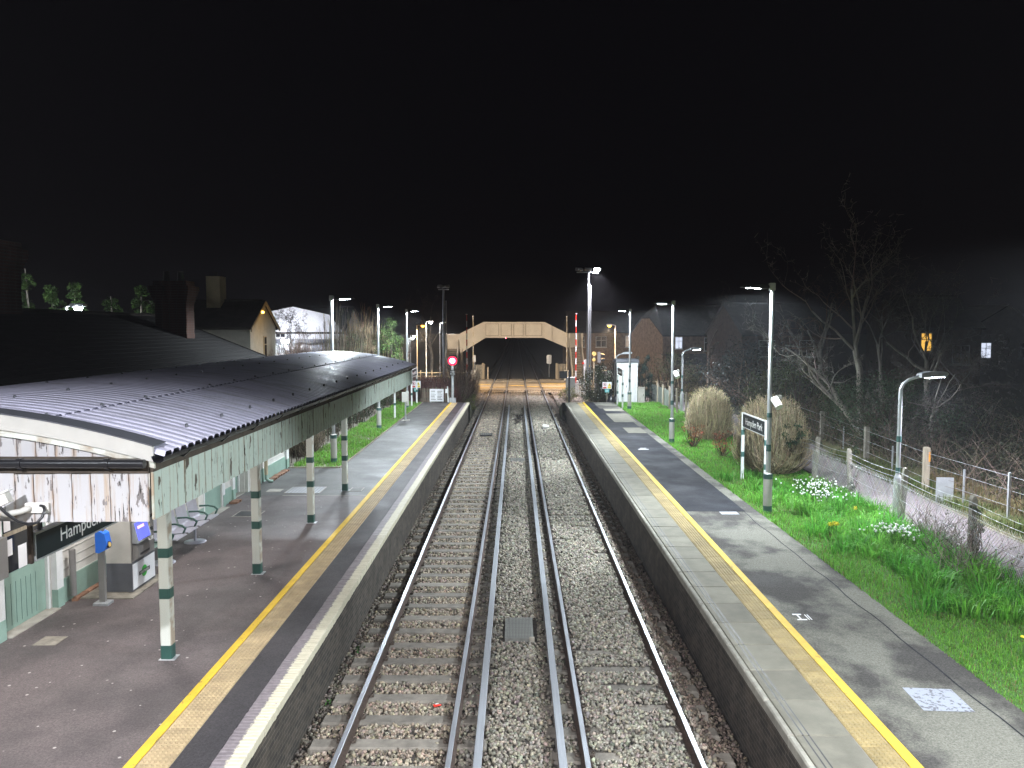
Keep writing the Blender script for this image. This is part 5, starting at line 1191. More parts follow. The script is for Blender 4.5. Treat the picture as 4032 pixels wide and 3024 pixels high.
# ------------------------------------------------------------------ houses
def windows(par, spots, face_y, frame='boom_white'):
    for (x, z, w, h, m_) in spots:
        b = MB(); b.box(x-w/2, x+w/2, face_y-.06, face_y-.002, z, z+h); f = b.obj('window', frame, par)
        n = 2 if w > .8 else 1; pw = (w - .12 - .06*(n-1))/n
        for k in range(n):
            x0 = x-w/2+.06+k*(pw+.06); 
            for (z0, z1) in ((z+.06, z+h*.62), (z+h*.62+.05, z+h-.06)):
                q = MB(); q.box(x0, x0+pw, face_y-.068, face_y-.061, z0, z1); q.obj('pane', m_, f)
        q = MB(); q.box(x-w/2-.08, x+w/2+.08, face_y-.14, face_y-.002, z-.08, z-.002); q.obj('sill', frame, f)
def house(name, label, loc, rz, w, d, he, hr, wall, win, hip=0, roof='tile_dark', gable_win=(), group='houses'):
    t = thing(name, label, 'house', loc, rz, group)
    b = MB(); b.box(0, w, 0, d, 0, he); b.obj('wall', wall, t)
    b = MB(); b.prism([(0, he), (d, he), (d/2, hr)] if not hip else [(0, he), (d, he), (d/2+hip, hr-hip*1.1), (d/2-hip, hr-hip*1.1)], 'x', .0, .2); b.obj('gable', wall, t)
    b = MB(); b.prism([(0, he), (d, he), (d/2, hr)], 'x', w-.2, w); b.obj('gable', wall, t)
    o = .3; s = (hr-he)/(d/2)
    for sg in (0, 1):
        r = MB(); p0 = (-o, he - s*o) if sg == 0 else (d+o, he - s*o)
        xa = (-.15 if not hip else hip*.9)
        pts = [(-.15, p0[0], p0[1]), (w+.15, p0[0], p0[1]), (w+.15, d/2, hr), (xa, d/2, hr)]
        if hip: pts.append((-.15, d/2-hip if sg == 0 else d/2+hip, hr-hip*1.1))
        n = len(pts); vs = pts + [(q[0], q[1], q[2]+.12) for q in pts]
        r.add(vs, [tuple(range(n)), tuple(range(2*n-1, n-1, -1))] + [(i, (i+1)%n, (i+1)%n+n, i+n) for i in range(n)]); r.obj('roof', roof, t)
    if hip:
        r = MB(); pts = [(-.15, d/2-hip, hr-hip*1.1), (-.15, d/2+hip, hr-hip*1.1), (hip*.9, d/2, hr)]; vs = pts + [(q[0], q[1], q[2]+.13) for q in pts]
        r.add(vs, [(0,1,2),(5,4,3),(0,3,4,1),(1,4,5,2),(2,5,3,0)]); r.obj('roof_hip', roof, t)
    r = MB(); r.tube([(hip*.9, d/2, hr+.1), (w, d/2, hr+.1)], .1, 6); r.obj('ridge', roof, t)
    windows(t, win, 0)
    return t
hA = house('brick_house', 'orange brick house with half-hipped roof and one lit upper window behind the path', (16.2, 88, -.1), R(14), 20, 9.3, 5.15, 8.4, 'brick_house',
      [(1.9, 3.55, .9, 1.35, 'lit_window'), (6.0, 3.3, 2.0, 1.5, 'glass_dark'), (11, 3.3, 1.6, 1.5, 'glass_dark'), (11, .9, 1.6, 1.4, 'glass_dark')], hip=1.3)
b = MB(); b.prism([(-1.4, 2.0), (.0, 3.0), (0, 2.85), (-1.4, 1.85)], 'x', .3, 5.2); b.obj('porch_roof', 'tile_dark', hA)
house('brick_house', 'dark house with a pair of pale lit windows behind the sodium lamp', (7.6, 112, -.1), R(4), 13, 8, 5.4, 8.2, 'brick_house', [(8.6, 3.2, 1.5, 1.6, 'dim_window'), (4.4, 3.2, 1.5, 1.5, 'glass_dark'), (1.4, 3.2, 1.3, 1.5, 'glass_dark'), (11.0, .6, 1.6, 1.6, 'lit_dull')])

house('brick_house', 'brick house half hidden behind hanging birch twigs across the path', (17.6, 62, .3), R(6), 7, 8, 5.0, 7.4, 'brick_dim', [(2.0, 3.2, 1.4, 1.3, 'glass_dark'), (2.0, .7, 1.6, 1.5, 'glass_dark'), (5.2, 3.2, 1.2, 1.3, 'glass_dark')])
house('brick_house', 'dark house showing a single yellow window through the bare tree', (28.4, 58, .5), R(-4), 5.2, 8, 5.3, 7.6, 'brick_dim', [(1.35, 3.55, .8, 1.35, 'lit_window_warm'), (3.8, 2.6, 1.2, 1.4, 'glass_dark')])
house('gabled_house', 'dim gabled house with one bright bluish window at the edge of the gardens', (48.0, 70, .3), R(90), 9, 10, 4.3, 7.4, 'render_white', [], group='houses')
tt = bpy.data.objects['gabled_house']
wA = link('window_wall', None, tt, (0, 0, 0), (0, 0, R(-90)))
windows(wA, [(-6.8, 2.8, .95, 1.4, 'lit_window'), (-3.2, 2.8, 1.4, 1.4, 'glass_dark')], 0)
# white house beyond the station roof
hw = house('white_house', 'small white rendered house with dark pitched roof and tall gable window behind the station roof', (-22.5, 45, .3), 0, 7.45, 4.75, 5.52, 6.95, 'render_white', [(4.5, 3.9, .75, 1.1, 'glass_dark')])
gw = link('gable_window', None, hw, (7.45, 2.35, 0), (0, 0, R(90)))
windows(gw, [(.2, 3.6, .5, 1.35, 'glass_dark')], 0, 'render_cream')
for sg in (0, 1):
    b = MB(); 
    if sg == 0: b.prism([(-.32, 5.42), (2.375, 7.03), (2.375, 6.80), (-.32, 5.20)], 'x', 7.61, 7.66)
    else: b.prism([(5.07, 5.42), (2.375, 7.03), (2.375, 6.80), (5.07, 5.20)], 'x', 7.61, 7.66)
    b.obj('barge_board', 'render_cream', hw)
b = MB(); b.box(4.4, 5.2, 1.6, 2.6, 6.0, 8.45); c = b.obj('chimney', 'render_cream', hw); b = MB(); b.tube([(4.8,2.1,8.451),(4.8,2.1,8.7)], .12, 8); b.obj('chimney_pot', 'tile_dark', c)
point(hw, (9.2, 1.6, 4.9), 16, (1, .62, .22), .1, 'gable_light')
b = MB(); b.cbox((7.70, 1.55, 6.35), (.10, .16, .12)); b.obj('amber_lamp', 'sodium_small', hw)
# bright white gabled building with verandah further on
hb = house('white_building', 'brightly lit white gabled building with a dark balcony band behind bare shrubs', (-25.0, 80, -.1), R(2), 7.6, 12, 5.4, 8.0, 'flat_white', [])
b = MB(); b.prism([(.0, 5.4), (7.6, 5.4), (6.2, 7.2), (2.6, 8.0), (.2, 7.5)], 'y', -.12, -.02); b.obj('gable_front', 'flat_white', hb)
b = MB(); b.box(-.1, 7.6, -1.2, -.03, 4.35, 4.75); b.obj('balcony', 'machine_dark', hb)
b = MB(); [MB().box(xx, xx+.18, -1.1, -.95, 1.2, 4.34).obj('balcony_post', 'machine_dark', hb) for xx in (-.05, 1.3, 4.0)]
windows(hb, [(1.3, 4.9, 1.0, 1.1, 'glass_dark'), (5.0, 3.0, 1.2, 1.2, 'lit_window')], -.02)
pk = MB(); pk.box(-.04,.04,-.015,.015,0,1.15); pkm = pk.mesh('boom_white')
for i in range(24): link('paling', pkm, hb, (.2+i*.2, -2.2, 3.1))
b = MB(); b.box(0, 5, -2.24, -2.18, 3.2, 3.3); b.obj('paling_rail', 'boom_white', hb)
b = MB(); b.box(-.2, 7.0, -2.6, -.2, 1.0, 3.05); b.obj('terrace', 'brick_red', hb)
pl = link('twin_lamp', None, hb, (2.6, -3.4, 0)); b = MB(); b.tube([(0,0,0),(0,0,4.4)], .05, 8); b.obj('column', 'pole', pl); b = MB(); b.tube([(-.25,0,4.4),(-.25,0,4.75)], .14, 10).tube([(.25,0,4.4),(.25,0,4.75)], .14, 10); b.obj('globe', 'led_far', pl)
point(pl, (0, -.6, 5.0), 420, (.88, .90, 1.0), .2)
# ------------------------------------------------------------------ vegetation
def stem_bush(name, label, cat_, loc, rx, ry, h, n, col, rad=.006, leafcol=None, nleaf=0, group=None, spread=.5, flat_top=True, leafsize=.035, jag=.12, low=.0):
    t = thing(name, label, cat_, loc, 0, group)
    th = rng.uniform(0, 2*np.pi, n); rr = np.sqrt(rng.random(n))
    bx_, by_ = rr*np.cos(th)*rx*spread, rr*np.sin(th)*ry*spread
    # top points fill a rounded crown
    th2 = th + rng.normal(0, .5, n); rr2 = np.clip(rr + rng.normal(0, .12, n), 0, 1.02)
    prof = np.sqrt(np.clip(1 - (rr2**2.6), 0, 1))
    zt = h * (low + (1-low) * (.30 + .70*prof)) * rng.uniform(.80, 1.0, n) if flat_top else h*rng.uniform(.45, 1.05, n)*(1-.3*rr2)
    tx, ty = rr2*np.cos(th2)*rx, rr2*np.sin(th2)*ry
    K = 5; f = np.linspace(0, 1, K)[None, :, None]
    A = np.c_[bx_, by_, np.zeros(n)][:, None]; B = np.c_[tx, ty, zt][:, None]
    Cc = (A + B)/2 + np.stack([rng.normal(0, jag, n)*rx + .25*tx, rng.normal(0, jag, n)*ry + .25*ty, rng.normal(0, .04, n)*h], -1)[:, None]
    P = (1-f)**2*A + 2*f*(1-f)*Cc + f**2*B
    P[:, 1:-1] += rng.normal(0, .012, (n, K-2, 3))
    rd = rad * rng.uniform(.6, 1.6, n)[:, None] * np.linspace(1.25, .45, K)[None]
    parts = [sticks(P, rd, jitcol(n, col, .42, .06))]
    # side twigs near the outside
    m = n*3; idx = rng.integers(0, n, m); k = rng.integers(2, K, m); base_ = P[idx, k]
    dr = np.c_[base_[:, :2]*.6, np.full(m, .5*h)] + rng.normal(0, .5, (m, 3)); dr /= np.linalg.norm(dr, axis=1)[:, None]
    ln = rng.uniform(.06, .18, m) * (h/2.2)
    Q = np.stack([base_, base_ + dr*ln[:, None]*.5 + rng.normal(0, .01, (m, 3)), base_ + dr*ln[:, None] + rng.normal(0, .02, (m, 3))], 1)
    parts.append(sticks(Q, np.tile(rad*np.array([.6, .5, .35]), (m, 1)), jitcol(m, mul(col, 1.25), .3, .06)))
    V, F, C = cat(parts); npmesh('stems', V, F, 'twig', t, C)
    if nleaf:
        i2 = rng.integers(0, m, nleaf); V, F, C = leaves(Q[i2, 2] + rng.normal(0, .04, (nleaf, 3)), rng.uniform(.6, 1.3, nleaf)*leafsize, jitcol(nleaf, leafcol, .35, .12)); npmesh('foliage', V, F, 'leaf', t, C)
    return t
stem_bush('twiggy_bush', 'clipped round bush of bare tan twigs on the lawn', 'bush', (8.42, 34.5, .88), 1.02, 1.0, 2.25, 1300, (.37, .31, .20), .010, (.27, .27, .11), 5200, 'clipped bushes', .55)
stem_bush('twiggy_bush', 'big spreading bush of bare tan twigs with ivy behind the running-in board', 'bush', (8.62, 26.7, .88), 1.26, 1.35, 2.55, 1800, (.35, .29, .185), .010, (.24, .24, .11), 4200, 'clipped bushes', .5)
stem_bush('rose_bush', 'thin red-leaved rose bush beside the lamp sleeve', 'rose bush', (7.15, 32.0, .9), .55, .5, 1.25, 26, (.10, .07, .045), .010, (.36, .12, .06), 340, 'roses', .12, False, .06)
stem_bush('rose_bush', 'leggy red-leaved rose bush in front of the rounded twiggy bush', 'rose bush', (7.75, 29.6, .9), .55, .5, 1.3, 26, (.10, .07, .045), .010, (.38, .11, .06), 420, 'roses', .12, False, .06)
stem_bush('bramble', 'tangled bare bramble at the foot of the ivy-wrapped fence post', 'bramble', (8.9, 15.5, .9), .9, 1.2, 1.15, 110, (.20, .17, .14), .006, (.06, .08, .03), 120, None, .35, False, .05, .5)
stem_bush('bramble', 'bare bramble tangle growing through the chain link', 'bramble', (9.35, 17.6, .9), .45, 1.2, 1.05, 90, (.19, .16, .13), .006, None, 0, None, .4, False, .05, .6)

def leafy(name, label, cat_, loc, rx, ry, h, n, col, size, z0=0.0, group=None, stems=40, col2=None, flat_sides=False, asp=.55, boxy=False):
    t = thing(name, label, cat_, loc, 0, group)
    # clumps so that light and dark masses show
    nc = max(10, int(n/90)); th = rng.uniform(0, 2*np.pi, nc)
    if boxy: cc = np.c_[rng.uniform(-rx, rx, nc), rng.uniform(-ry, ry, nc), z0 + (h-z0)*rng.uniform(.03, 1, nc)]
    else:
        ct = rng.uniform(-.9, 1, nc); rr = rng.uniform(.72, 1.05, nc); sr = np.sqrt(1-ct**2)
        cc = np.c_[rr*sr*np.cos(th)*rx, rr*sr*np.sin(th)*ry, z0 + (h-z0)*(.5+.5*ct*rr)]
    cr = rng.uniform(.10, .24, nc) * min(rx, ry, h) ; ck = rng.uniform(.55, 1.35, nc)
    i = rng.integers(0, nc, n); P = cc[i] + rng.normal(0, 1, (n, 3)) * cr[i][:, None]
    P[:, 2] = np.maximum(P[:, 2], .01)
    c = jitcol(n, col, .28, .1) * ck[i][:, None]
    if col2 is not None: sel = rng.random(n) < .3; c[sel] = jitcol(sel.sum(), col2, .3, .1)
    V, F, C = leaves(P, rng.uniform(.6, 1.35, n)*size, np.clip(c, .003, 1), asp=asp); npmesh('foliage', V, F, 'leaf', t, C)
    m = stems; a = rng.uniform(0, 2*np.pi, m); tips = cc[rng.integers(0, nc, m)]
    A = np.c_[rng.normal(0, .18, m)*rx if not boxy else tips[:, 0]+rng.normal(0, .1, m), rng.normal(0, .18, m)*ry if not boxy else tips[:, 1], np.zeros(m)]
    mid = (A+tips)/2 + rng.normal(0, .08, (m, 3)); P3 = np.stack([A, mid, tips], 1)
    V, F, C = sticks(P3, np.tile(np.array([.022, .015, .006])*(h/2), (m, 1)), jitcol(m, (.09, .07, .05), .3)); so = npmesh('stems', V, F, 'twig', t, C); so['kind'] = 'stuff'
    return t
def tree(name, label, loc, h, trunk_r, col, lean=(0, 0), levels=4, spread=.55, n0=3, fork=.35, group=None, seed=1, up=.35, twigs=True, droop=0.0, kids=(2, 4)):
    rs = np.random.default_rng(seed); t = thing(name, label, 'tree', loc, 0, group)
    segs = {0: [], 1: []}
    def grow(p, d, L_, r, lev):
        K = 5; pts = [p]; dd = d.copy()
        for k in range(K-1):
            dd = dd + rs.normal(0, .10 + .05*lev, 3) + np.array([0, 0, up*.12 - droop*.10*lev]); dd /= np.linalg.norm(dd); pts.append(pts[-1] + dd*L_/(K-1))
        pts = np.array(pts); r1 = r*(.62 if lev < levels-1 else .3)
        segs[0 if lev <= 1 else 1].append((pts, np.linspace(r, r1, K)))
        if lev >= levels: return
        nk = rs.integers(kids[0], kids[1]+1) if lev else n0
        for q in range(nk):
            f = 1.0 if q == 0 else rs.uniform(fork if lev == 0 else .3, 1.0); idx = f*(K-1); i0 = int(min(K-2, idx)); pp = pts[i0] + (pts[i0+1]-pts[i0])*(idx-i0)
            nd_ = dd + rs.normal(0, spread, 3) * (1 if q else .6) + np.array([0, 0, .12]); nd_ /= np.linalg.norm(nd_)
            grow(pp, nd_, L_*rs.uniform(.58, .82), max(.004, (r + (r1-r)*f)*rs.uniform(.45, .72)), lev+1)
    d0 = np.array([lean[0], lean[1], 1.0]); d0 /= np.linalg.norm(d0)
    grow(np.zeros(3), d0, h*.42, trunk_r, 0)
    for k, nm in ((0, 'trunk'), (1, 'crown')):
        if not segs[k]: continue
        P = np.stack([s[0] for s in segs[k]]); rd = np.stack([s[1] for s in segs[k]])
        parts = [sticks(P, rd, np.clip(jitcol(len(P), col if k == 0 else mul(col, .8), .2, .05), 0, 1))]
        if k == 1 and twigs:
            m = len(P)*5; ii = rs.integers(0, len(P), m); kk = rs.integers(1, 5, m); b0 = P[ii, kk]; dr = rs.normal(0, 1, (m, 3)) + np.array([0, 0, .4 - droop*1.6]); dr /= np.linalg.norm(dr, axis=1)[:, None]; ln = rs.uniform(.2, .6, m)*h*.06
            Q = np.stack([b0, b0+dr*ln[:, None]*.5+rs.normal(0, .02, (m, 3)), b0+dr*ln[:, None]+rs.normal(0, .04, (m, 3))-np.array([0,0,1])*droop*ln[:, None]*.4], 1)
            parts.append(sticks(Q, np.tile(np.array([.008, .006, .003]), (m, 1)), jitcol(m, mul(col, .7), .25, .05)))
        if k == 0:                                        # six-sided trunk and limbs
            b = MB()
            for pts, rr in segs[0]: b.tube([tuple(q) for q in pts], list(rr), 7)
            b.obj('trunk', 'bark_birch', t)
        else: V, F, C = cat(parts); npmesh('crown', V, F, 'twig', t, C)
    return t
# right: birches and scrub beyond the path
tree('birch_tree', 'tall bare birch forking into several upright limbs beyond the path', (14.4, 33, 1.2), 8.6, .19, (.34, .29, .23), (0, 0), 4, .42, 4, .55, 'bare trees beyond the path', 11, .5)
tree('birch_tree', 'bare birch leaning away over the running-in board side, thin forked top', (14.0, 31.2, 1.15), 6.8, .15, (.32, .29, .25), (-.75, .15), 4, .34, 3, .5, 'bare trees beyond the path', 5, .3)
tree('birch_tree', 'bare spreading birch with a fan of limbs in front of the yellow window', (16.3, 31.5, 1.5), 7.0, .15, (.28, .25, .22), (.1, 0), 4, .62, 6, .35, 'bare trees beyond the path', 23, .25)
tree('birch_tree', 'slender straight bare birch behind the forked one', (17.8, 38.5, 1.6), 8.0, .11, (.22, .19, .16), (.02, 0), 4, .40, 3, .6, 'bare trees beyond the path', 31, .6)
tree('weeping_birch', 'weeping birch with hanging twigs in front of the brick house', (20.0, 52, 1.2), 8.5, .18, (.20, .12, .08), (0, 0), 5, .6, 5, .4, 'bare trees beyond the path', 41, .1, True, .55)
tree('garden_tree', 'dim bare tree behind the half-hipped house front', (16.5, 68, .0), 9.0, .16, (.14, .11, .09), (0, 0), 5, .5, 4, .4, 'bare trees beyond the path', 43, .3)
tree('scrub_tree', 'low sprawling bare scrub with pale arching branches under the path lamp', (17.2, 25.2, 1.5), 4.6, .09, (.30, .28, .29), (.55, -.2), 5, .75, 5, .2, 'bare scrub beyond the path', 51, .0)
tree('scrub_tree', 'thin bare scrub standing at the edge of the bramble bank', (18.8, 22.0, 1.6), 4.6, .05, (.24, .21, .19), (.1, 0), 4, .5, 4, .2, 'bare scrub beyond the path', 57, .3)
tree('scrub_tree', 'dense bare scrub between the birches and the path', (15.2, 28.8, 1.3), 4.2, .07, (.20, .17, .15), (-.2, -.1), 5, .8, 5, .15, 'bare scrub beyond the path', 61, .1)
leafy('ivy_hedge', 'dark ivy-covered hedge mass under the leaning birch beyond the path', 'hedge', (14.3, 30.5, 1.0), 1.9, 3.8, 2.6, 12000, (.045, .075, .035), .085, 0, 'dark hedges beyond the path', 120)
leafy('ivy_hedge', 'dark evergreen hedge mass behind the second path lamp', 'hedge', (14.0, 46.5, .8), 2.8, 6.5, 3.7, 12000, (.022, .032, .028), .11, 0, 'dark hedges beyond the path', 160)
leafy('ivy_hedge', 'mottled olive hedge mass behind the big twiggy bush', 'hedge', (13.4, 38.0, .9), 2.0, 3.6, 3.0, 9000, (.06, .075, .03), .09, 0, 'dark hedges beyond the path', 120)
leafy('laurel_bush', 'rounded variegated bush behind the loudspeaker lamp', 'bush', (10.9, 55.5, .3), 1.6, 2.0, 3.6, 5500, (.24, .23, .13), .10, 0, None, 60, (.10, .12, .05))
leafy('conifer_hedge', 'dense dark conifer block beside the equipment hut', 'hedge', (8.62, 53.4, .8), .48, .8, 3.05, 6500, (.018, .05, .038), .07, 0, None, 20, boxy=True)
leafy('ivy_clump', 'dark ivy clump lodged in the big twiggy bush', 'ivy', (8.95, 25.6, 1.7), .35, .3, 1.0, 650, (.045, .085, .04), .075, 0, None, 14)
fs = leafy('flowering_shrub', 'rounded shrub dotted with white blossom beside the crossing', 'shrub', (5.95, 58.2, .0), 1.25, 1.3, 3.0, 5200, (.05, .075, .03), .085, 0, None, 60)
n = 190; th = rng.uniform(0, 2*np.pi, n); ct = rng.uniform(-.5, 1, n); sr = np.sqrt(1-ct**2); V, F, C = stones(np.c_[sr*np.cos(th)*1.36, sr*np.sin(th)*1.42, 1.5+1.55*ct], rng.uniform(.04, .065, n), jitcol(n, (.70, .70, .60), .1, .03)); stuff(npmesh('blossom', V, F, 'stone', fs, C))
leafy('dark_shrub', 'dark leggy shrub rising behind the white blossom', 'shrub', (7.0, 61.0, -.1), 1.1, 1.1, 3.5, 3800, (.03, .05, .035), .09, 0, None, 60)
leafy('weeds', 'yellow-green weeds at the ballast edge by the crossing', 'weeds', (4.15, 64.0, -.15), .7, 2.5, 1.0, 1600, (.26, .26, .09), .07, 0, None, 60)
leafy('weeds', 'yellow-green weeds below the bare bush at the signal', 'weeds', (-3.5, 58.5, -.2), .8, 2.6, 1.1, 1700, (.16, .18, .06), .07, 0, None, 60)
stem_bush('bare_bush', 'tall bare twiggy bush behind the red signal', 'bush', (-4.45, 60.5, -.1), 1.6, 1.6, 4.3, 420, (.18, .12, .09), .014, None, 0, None, .22, False, .04, .25)
stem_bush('bare_bush', 'pale bare thicket between the signal and the crossing', 'bush', (-3.95, 64.5, -.1), 1.0, 2.2, 2.6, 420, (.30, .24, .17), .011, None, 0, None, .5, False, .04, .35)
stem_bush('beech_hedge', 'clipped bare reddish hedge behind the picket fence', 'hedge', (-6.4, 57.5, .0), 2.3, 1.2, 2.35, 1500, (.16, .08, .07), .011, (.12, .05, .045), 2500, None, .9, True, .06)
# left: hedge, shrubs and trees behind the platform
leafy('ivy_hedge', 'long low dark ivy hedge behind the platform grass strip', 'hedge', (-8.35, 38.5, .88), .65, 11.5, 1.55, 16000, (.04, .065, .03), .075, 0, None, 300, boxy=True)
stem_bush('bare_shrub', 'bare twiggy shrub spilling over the near end of the ivy hedge', 'shrub', (-8.1, 30.2, .88), .7, 1.6, 1.7, 480, (.15, .12, .085), .008, (.10, .10, .045), 700, None, .5, False, .06, .3)
leafy('green_tree', 'upright bright green leafy tree by the platform end lamp', 'tree', (-7.95, 49.6, .85), .85, .9, 5.3, 8500, (.15, .25, .07), .085, 0, None, 60, (.05, .09, .03))
leafy('pale_shrub', 'pale green leafy shrub standing between bare shrubs behind the hedge', 'shrub', (-9.2, 45.5, .85), .7, .8, 4.5, 3600, (.28, .34, .22), .08, 0, None, 50)
stem_bush('bare_shrub', 'large tawny bare shrub behind the second lamp post', 'shrub', (-9.6, 50.5, .8), 1.5, 1.5, 6.2, 1100, (.50, .38, .25), .016, None, 0, None, .25, False, .04, .18)
stem_bush('multi_stem_tree', 'fan of tall bare stems behind the first lamp post', 'tree', (-10.0, 45.0, .85), 1.6, 1.4, 6.3, 260, (.30, .26, .19), .024, None, 0, None, .16, False, .04, .12)
stem_bush('bare_shrub', 'dense brown bare shrub in front of the lit white building', 'shrub', (-13.0, 48.5, .85), 2.0, 1.6, 4.6, 1300, (.24, .19, .16), .014, None, 0, None, .4, False, .04, .3)
stem_bush('bare_shrub', 'low brown bare thicket below the white house gable', 'shrub', (-11.9, 41, .85), 1.8, 2.2, 3.7, 900, (.20, .16, .13), .013, None, 0, None, .5, False, .04, .3)
tree('garden_tree', 'bare dark tree between the white building and the tawny shrub', (-15.2, 52, .85), 6.8, .11, (.09, .07, .06), (.15, 0), 5, .5, 4, .2, 'bare garden trees', 71, .3)
tree('garden_tree', 'bare brown tree beside the orange street lamp', (-12.5, 86, -.1), 7.2, .16, (.13, .10, .08), (.1, 0), 5, .55, 5, .25, 'bare garden trees', 73, .2)
tree('garden_tree', 'broad dim bare tree behind the footbridge ramp', (-11.5, 108, -.1), 11, .22, (.10, .08, .07), (0, 0), 5, .6, 5, .3, 'bare garden trees', 79, .2)
def conifer(loc, label, leaders):
    t = thing('conifer_tree', label, 'tree', loc, 0, 'conifers behind the station roof')
    P = []; c = []
    for (lx, ly, h) in leaders:
        b = MB(); b.tube([(lx*.4, ly*.4, 0), (lx*.9, ly, h*.55), (lx, ly, h*.97)], [.16, .09, .02], 7); b.obj('trunk', 'bark_birch', t)
        for k in range(46):
            a = rng.uniform(0, 2*np.pi); f0 = rng.uniform(.30, 1.0); L_ = (.25 + (1.02 - f0)*1.9)*rng.uniform(.55, 1.15)
            p0 = np.array([lx, ly, h*f0*.97]); d = np.array([math.cos(a), math.sin(a), rng.uniform(.25, .9)])
            for q in range(26):
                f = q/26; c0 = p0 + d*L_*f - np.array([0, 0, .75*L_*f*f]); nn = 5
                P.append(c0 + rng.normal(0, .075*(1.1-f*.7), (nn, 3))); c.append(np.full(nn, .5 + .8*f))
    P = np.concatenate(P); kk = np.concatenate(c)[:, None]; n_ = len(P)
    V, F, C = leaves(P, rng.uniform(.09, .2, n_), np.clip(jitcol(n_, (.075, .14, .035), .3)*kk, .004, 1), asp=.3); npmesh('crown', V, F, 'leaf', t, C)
conifer((-19.6, 34, .8), 'tall feathery conifer with a high side spray behind the station roof', ((-1.5, .3, 7.7), (-.2, 0, 6.8), (.9, -.2, 7.0)))
conifer((-16.9, 35, .8), 'lower feathery conifer with two nodding tops behind the station roof', ((-.9, 0, 6.5), (.3, .3, 6.95), (1.0, -.2, 6.2)))
lt = street_lamp(-20.8, 31.0, 6.4, .3, 'white lamp shining through the conifer sprays behind the station roof', 'led_far', (.9, .95, 1), 70, .8, 'lamps behind the station roof', bare=True)
street_lamp(-17.8, 31.5, 5.75, .3, 'second smaller white lamp low among the conifer sprays', 'led_far', (.9, .95, 1), 70, .8, 'lamps behind the station roof', bare=True)

# ------------------------------------------------------------------ grass, bulbs and flowers
def grass_area(name, label, boxes, dens, h, w, col, z=.895, excl=None, clump=0.0, lean=(.2, .9), par=None):
    P = []
    for (x0, x1, y0, y1) in boxes:
        n = int((x1-x0)*(y1-y0)*dens); P.append(np.c_[rng.uniform(x0, x1, n), rng.uniform(y0, y1, n), np.full(n, z)])
    P = np.concatenate(P)
    if excl is not None: P = P[~excl(P[:, 0], P[:, 1])]
    n = len(P); nz = .5 + .5*np.sin(P[:, 0]*2.1 + 1.3*np.sin(P[:, 1]*.9)) * np.sin(P[:, 1]*1.7 + P[:, 0])
    hh = h*rng.uniform(.5, 1.3, n)*(1 - clump + clump*2*nz)
    c = jitcol(n, col, .25, .08); dry = rng.random(n) < .10 + .16*(nz < .25); c[dry] = jitcol(dry.sum(), (.22, .18, .08), .2)
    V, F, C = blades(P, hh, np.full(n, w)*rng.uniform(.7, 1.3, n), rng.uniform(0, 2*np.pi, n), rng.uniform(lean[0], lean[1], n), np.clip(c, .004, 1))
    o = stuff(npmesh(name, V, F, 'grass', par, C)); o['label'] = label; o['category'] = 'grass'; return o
inb = lambda x, y: ((x-8.42)**2+(y-34.5)**2 < .5) | ((x-8.62)**2+(y-26.7)**2 < .8)
grass_area('grass', 'short mown grass on the bank and lawn beside the platform', [(6.30, 9.4, 8.3, 13.6)], 1500, .075, .008, (.17, .40, .05), excl=lambda x, y: x > 9.3+.05*y, clump=.4)
grass_area('grass', 'soft bright lawn grass between the bushes and the hut', [(6.33, 9.5, 27, 51.3)], 620, .11, .016, (.17, .42, .055), excl=inb, clump=.3)
grass_area('grass', 'rough grass at the platform edge below the strappy clumps', [(6.30, 9.6, 13.6, 27)], 900, .12, .010, (.15, .38, .045), excl=inb, clump=.4)
grass_area('grass', 'bright grass strip behind the ticket machine platform', [(-7.75, -6.06, 27.2, 51.2)], 700, .13, .016, (.17, .40, .055), clump=.5)
grass_area('grass', 'mixed dry grass along the far verge of the path', [(11.5, 12.9, 12, 30)], 420, .26, .014, (.12, .16, .045), z=.93, clump=.6)
grass_area('grass', 'tall straw grass at the foot of the bramble bank', [(12.3, 13.6, 12, 24)], 260, .5, .012, (.26, .20, .10), z=.96, clump=.5, lean=(.2, 1.0))
def strappy(cx, cy, n, r, h, col):
    P = np.c_[rng.normal(cx, r*.45, n), rng.normal(cy, r*.45, n), np.full(n, .895)]
    az = np.arctan2(P[:, 1]-cy, P[:, 0]-cx) + rng.normal(0, .7, n)
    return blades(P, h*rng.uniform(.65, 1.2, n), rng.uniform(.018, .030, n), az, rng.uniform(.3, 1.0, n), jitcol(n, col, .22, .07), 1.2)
cl = []; flowers = []
grid_c = [(x + rng.normal(0, .12), y + rng.normal(0, .15)) for y in np.arange(12.7, 25.4, .56) for x in np.arange(6.95, 9.45, .56) if x > 6.85 + .18*abs(math.sin(y*1.9)) and not (y > 24.2 and x > 7.9)]
for (x, y) in grid_c:
    if rng.random() < .90: cl.append(strappy(x, y, int(rng.uniform(55, 100)), .34, rng.uniform(.28, .46), (.10, .34, .04) if rng.random() < .6 else (.15, .40, .05)))
V, F, C = cat(cl); o = stuff(npmesh('bulb_leaves', V, F, 'grass', None, C)); o['label'] = 'dense strappy green bulb leaves covering the flower bank'; o['category'] = 'ground cover'
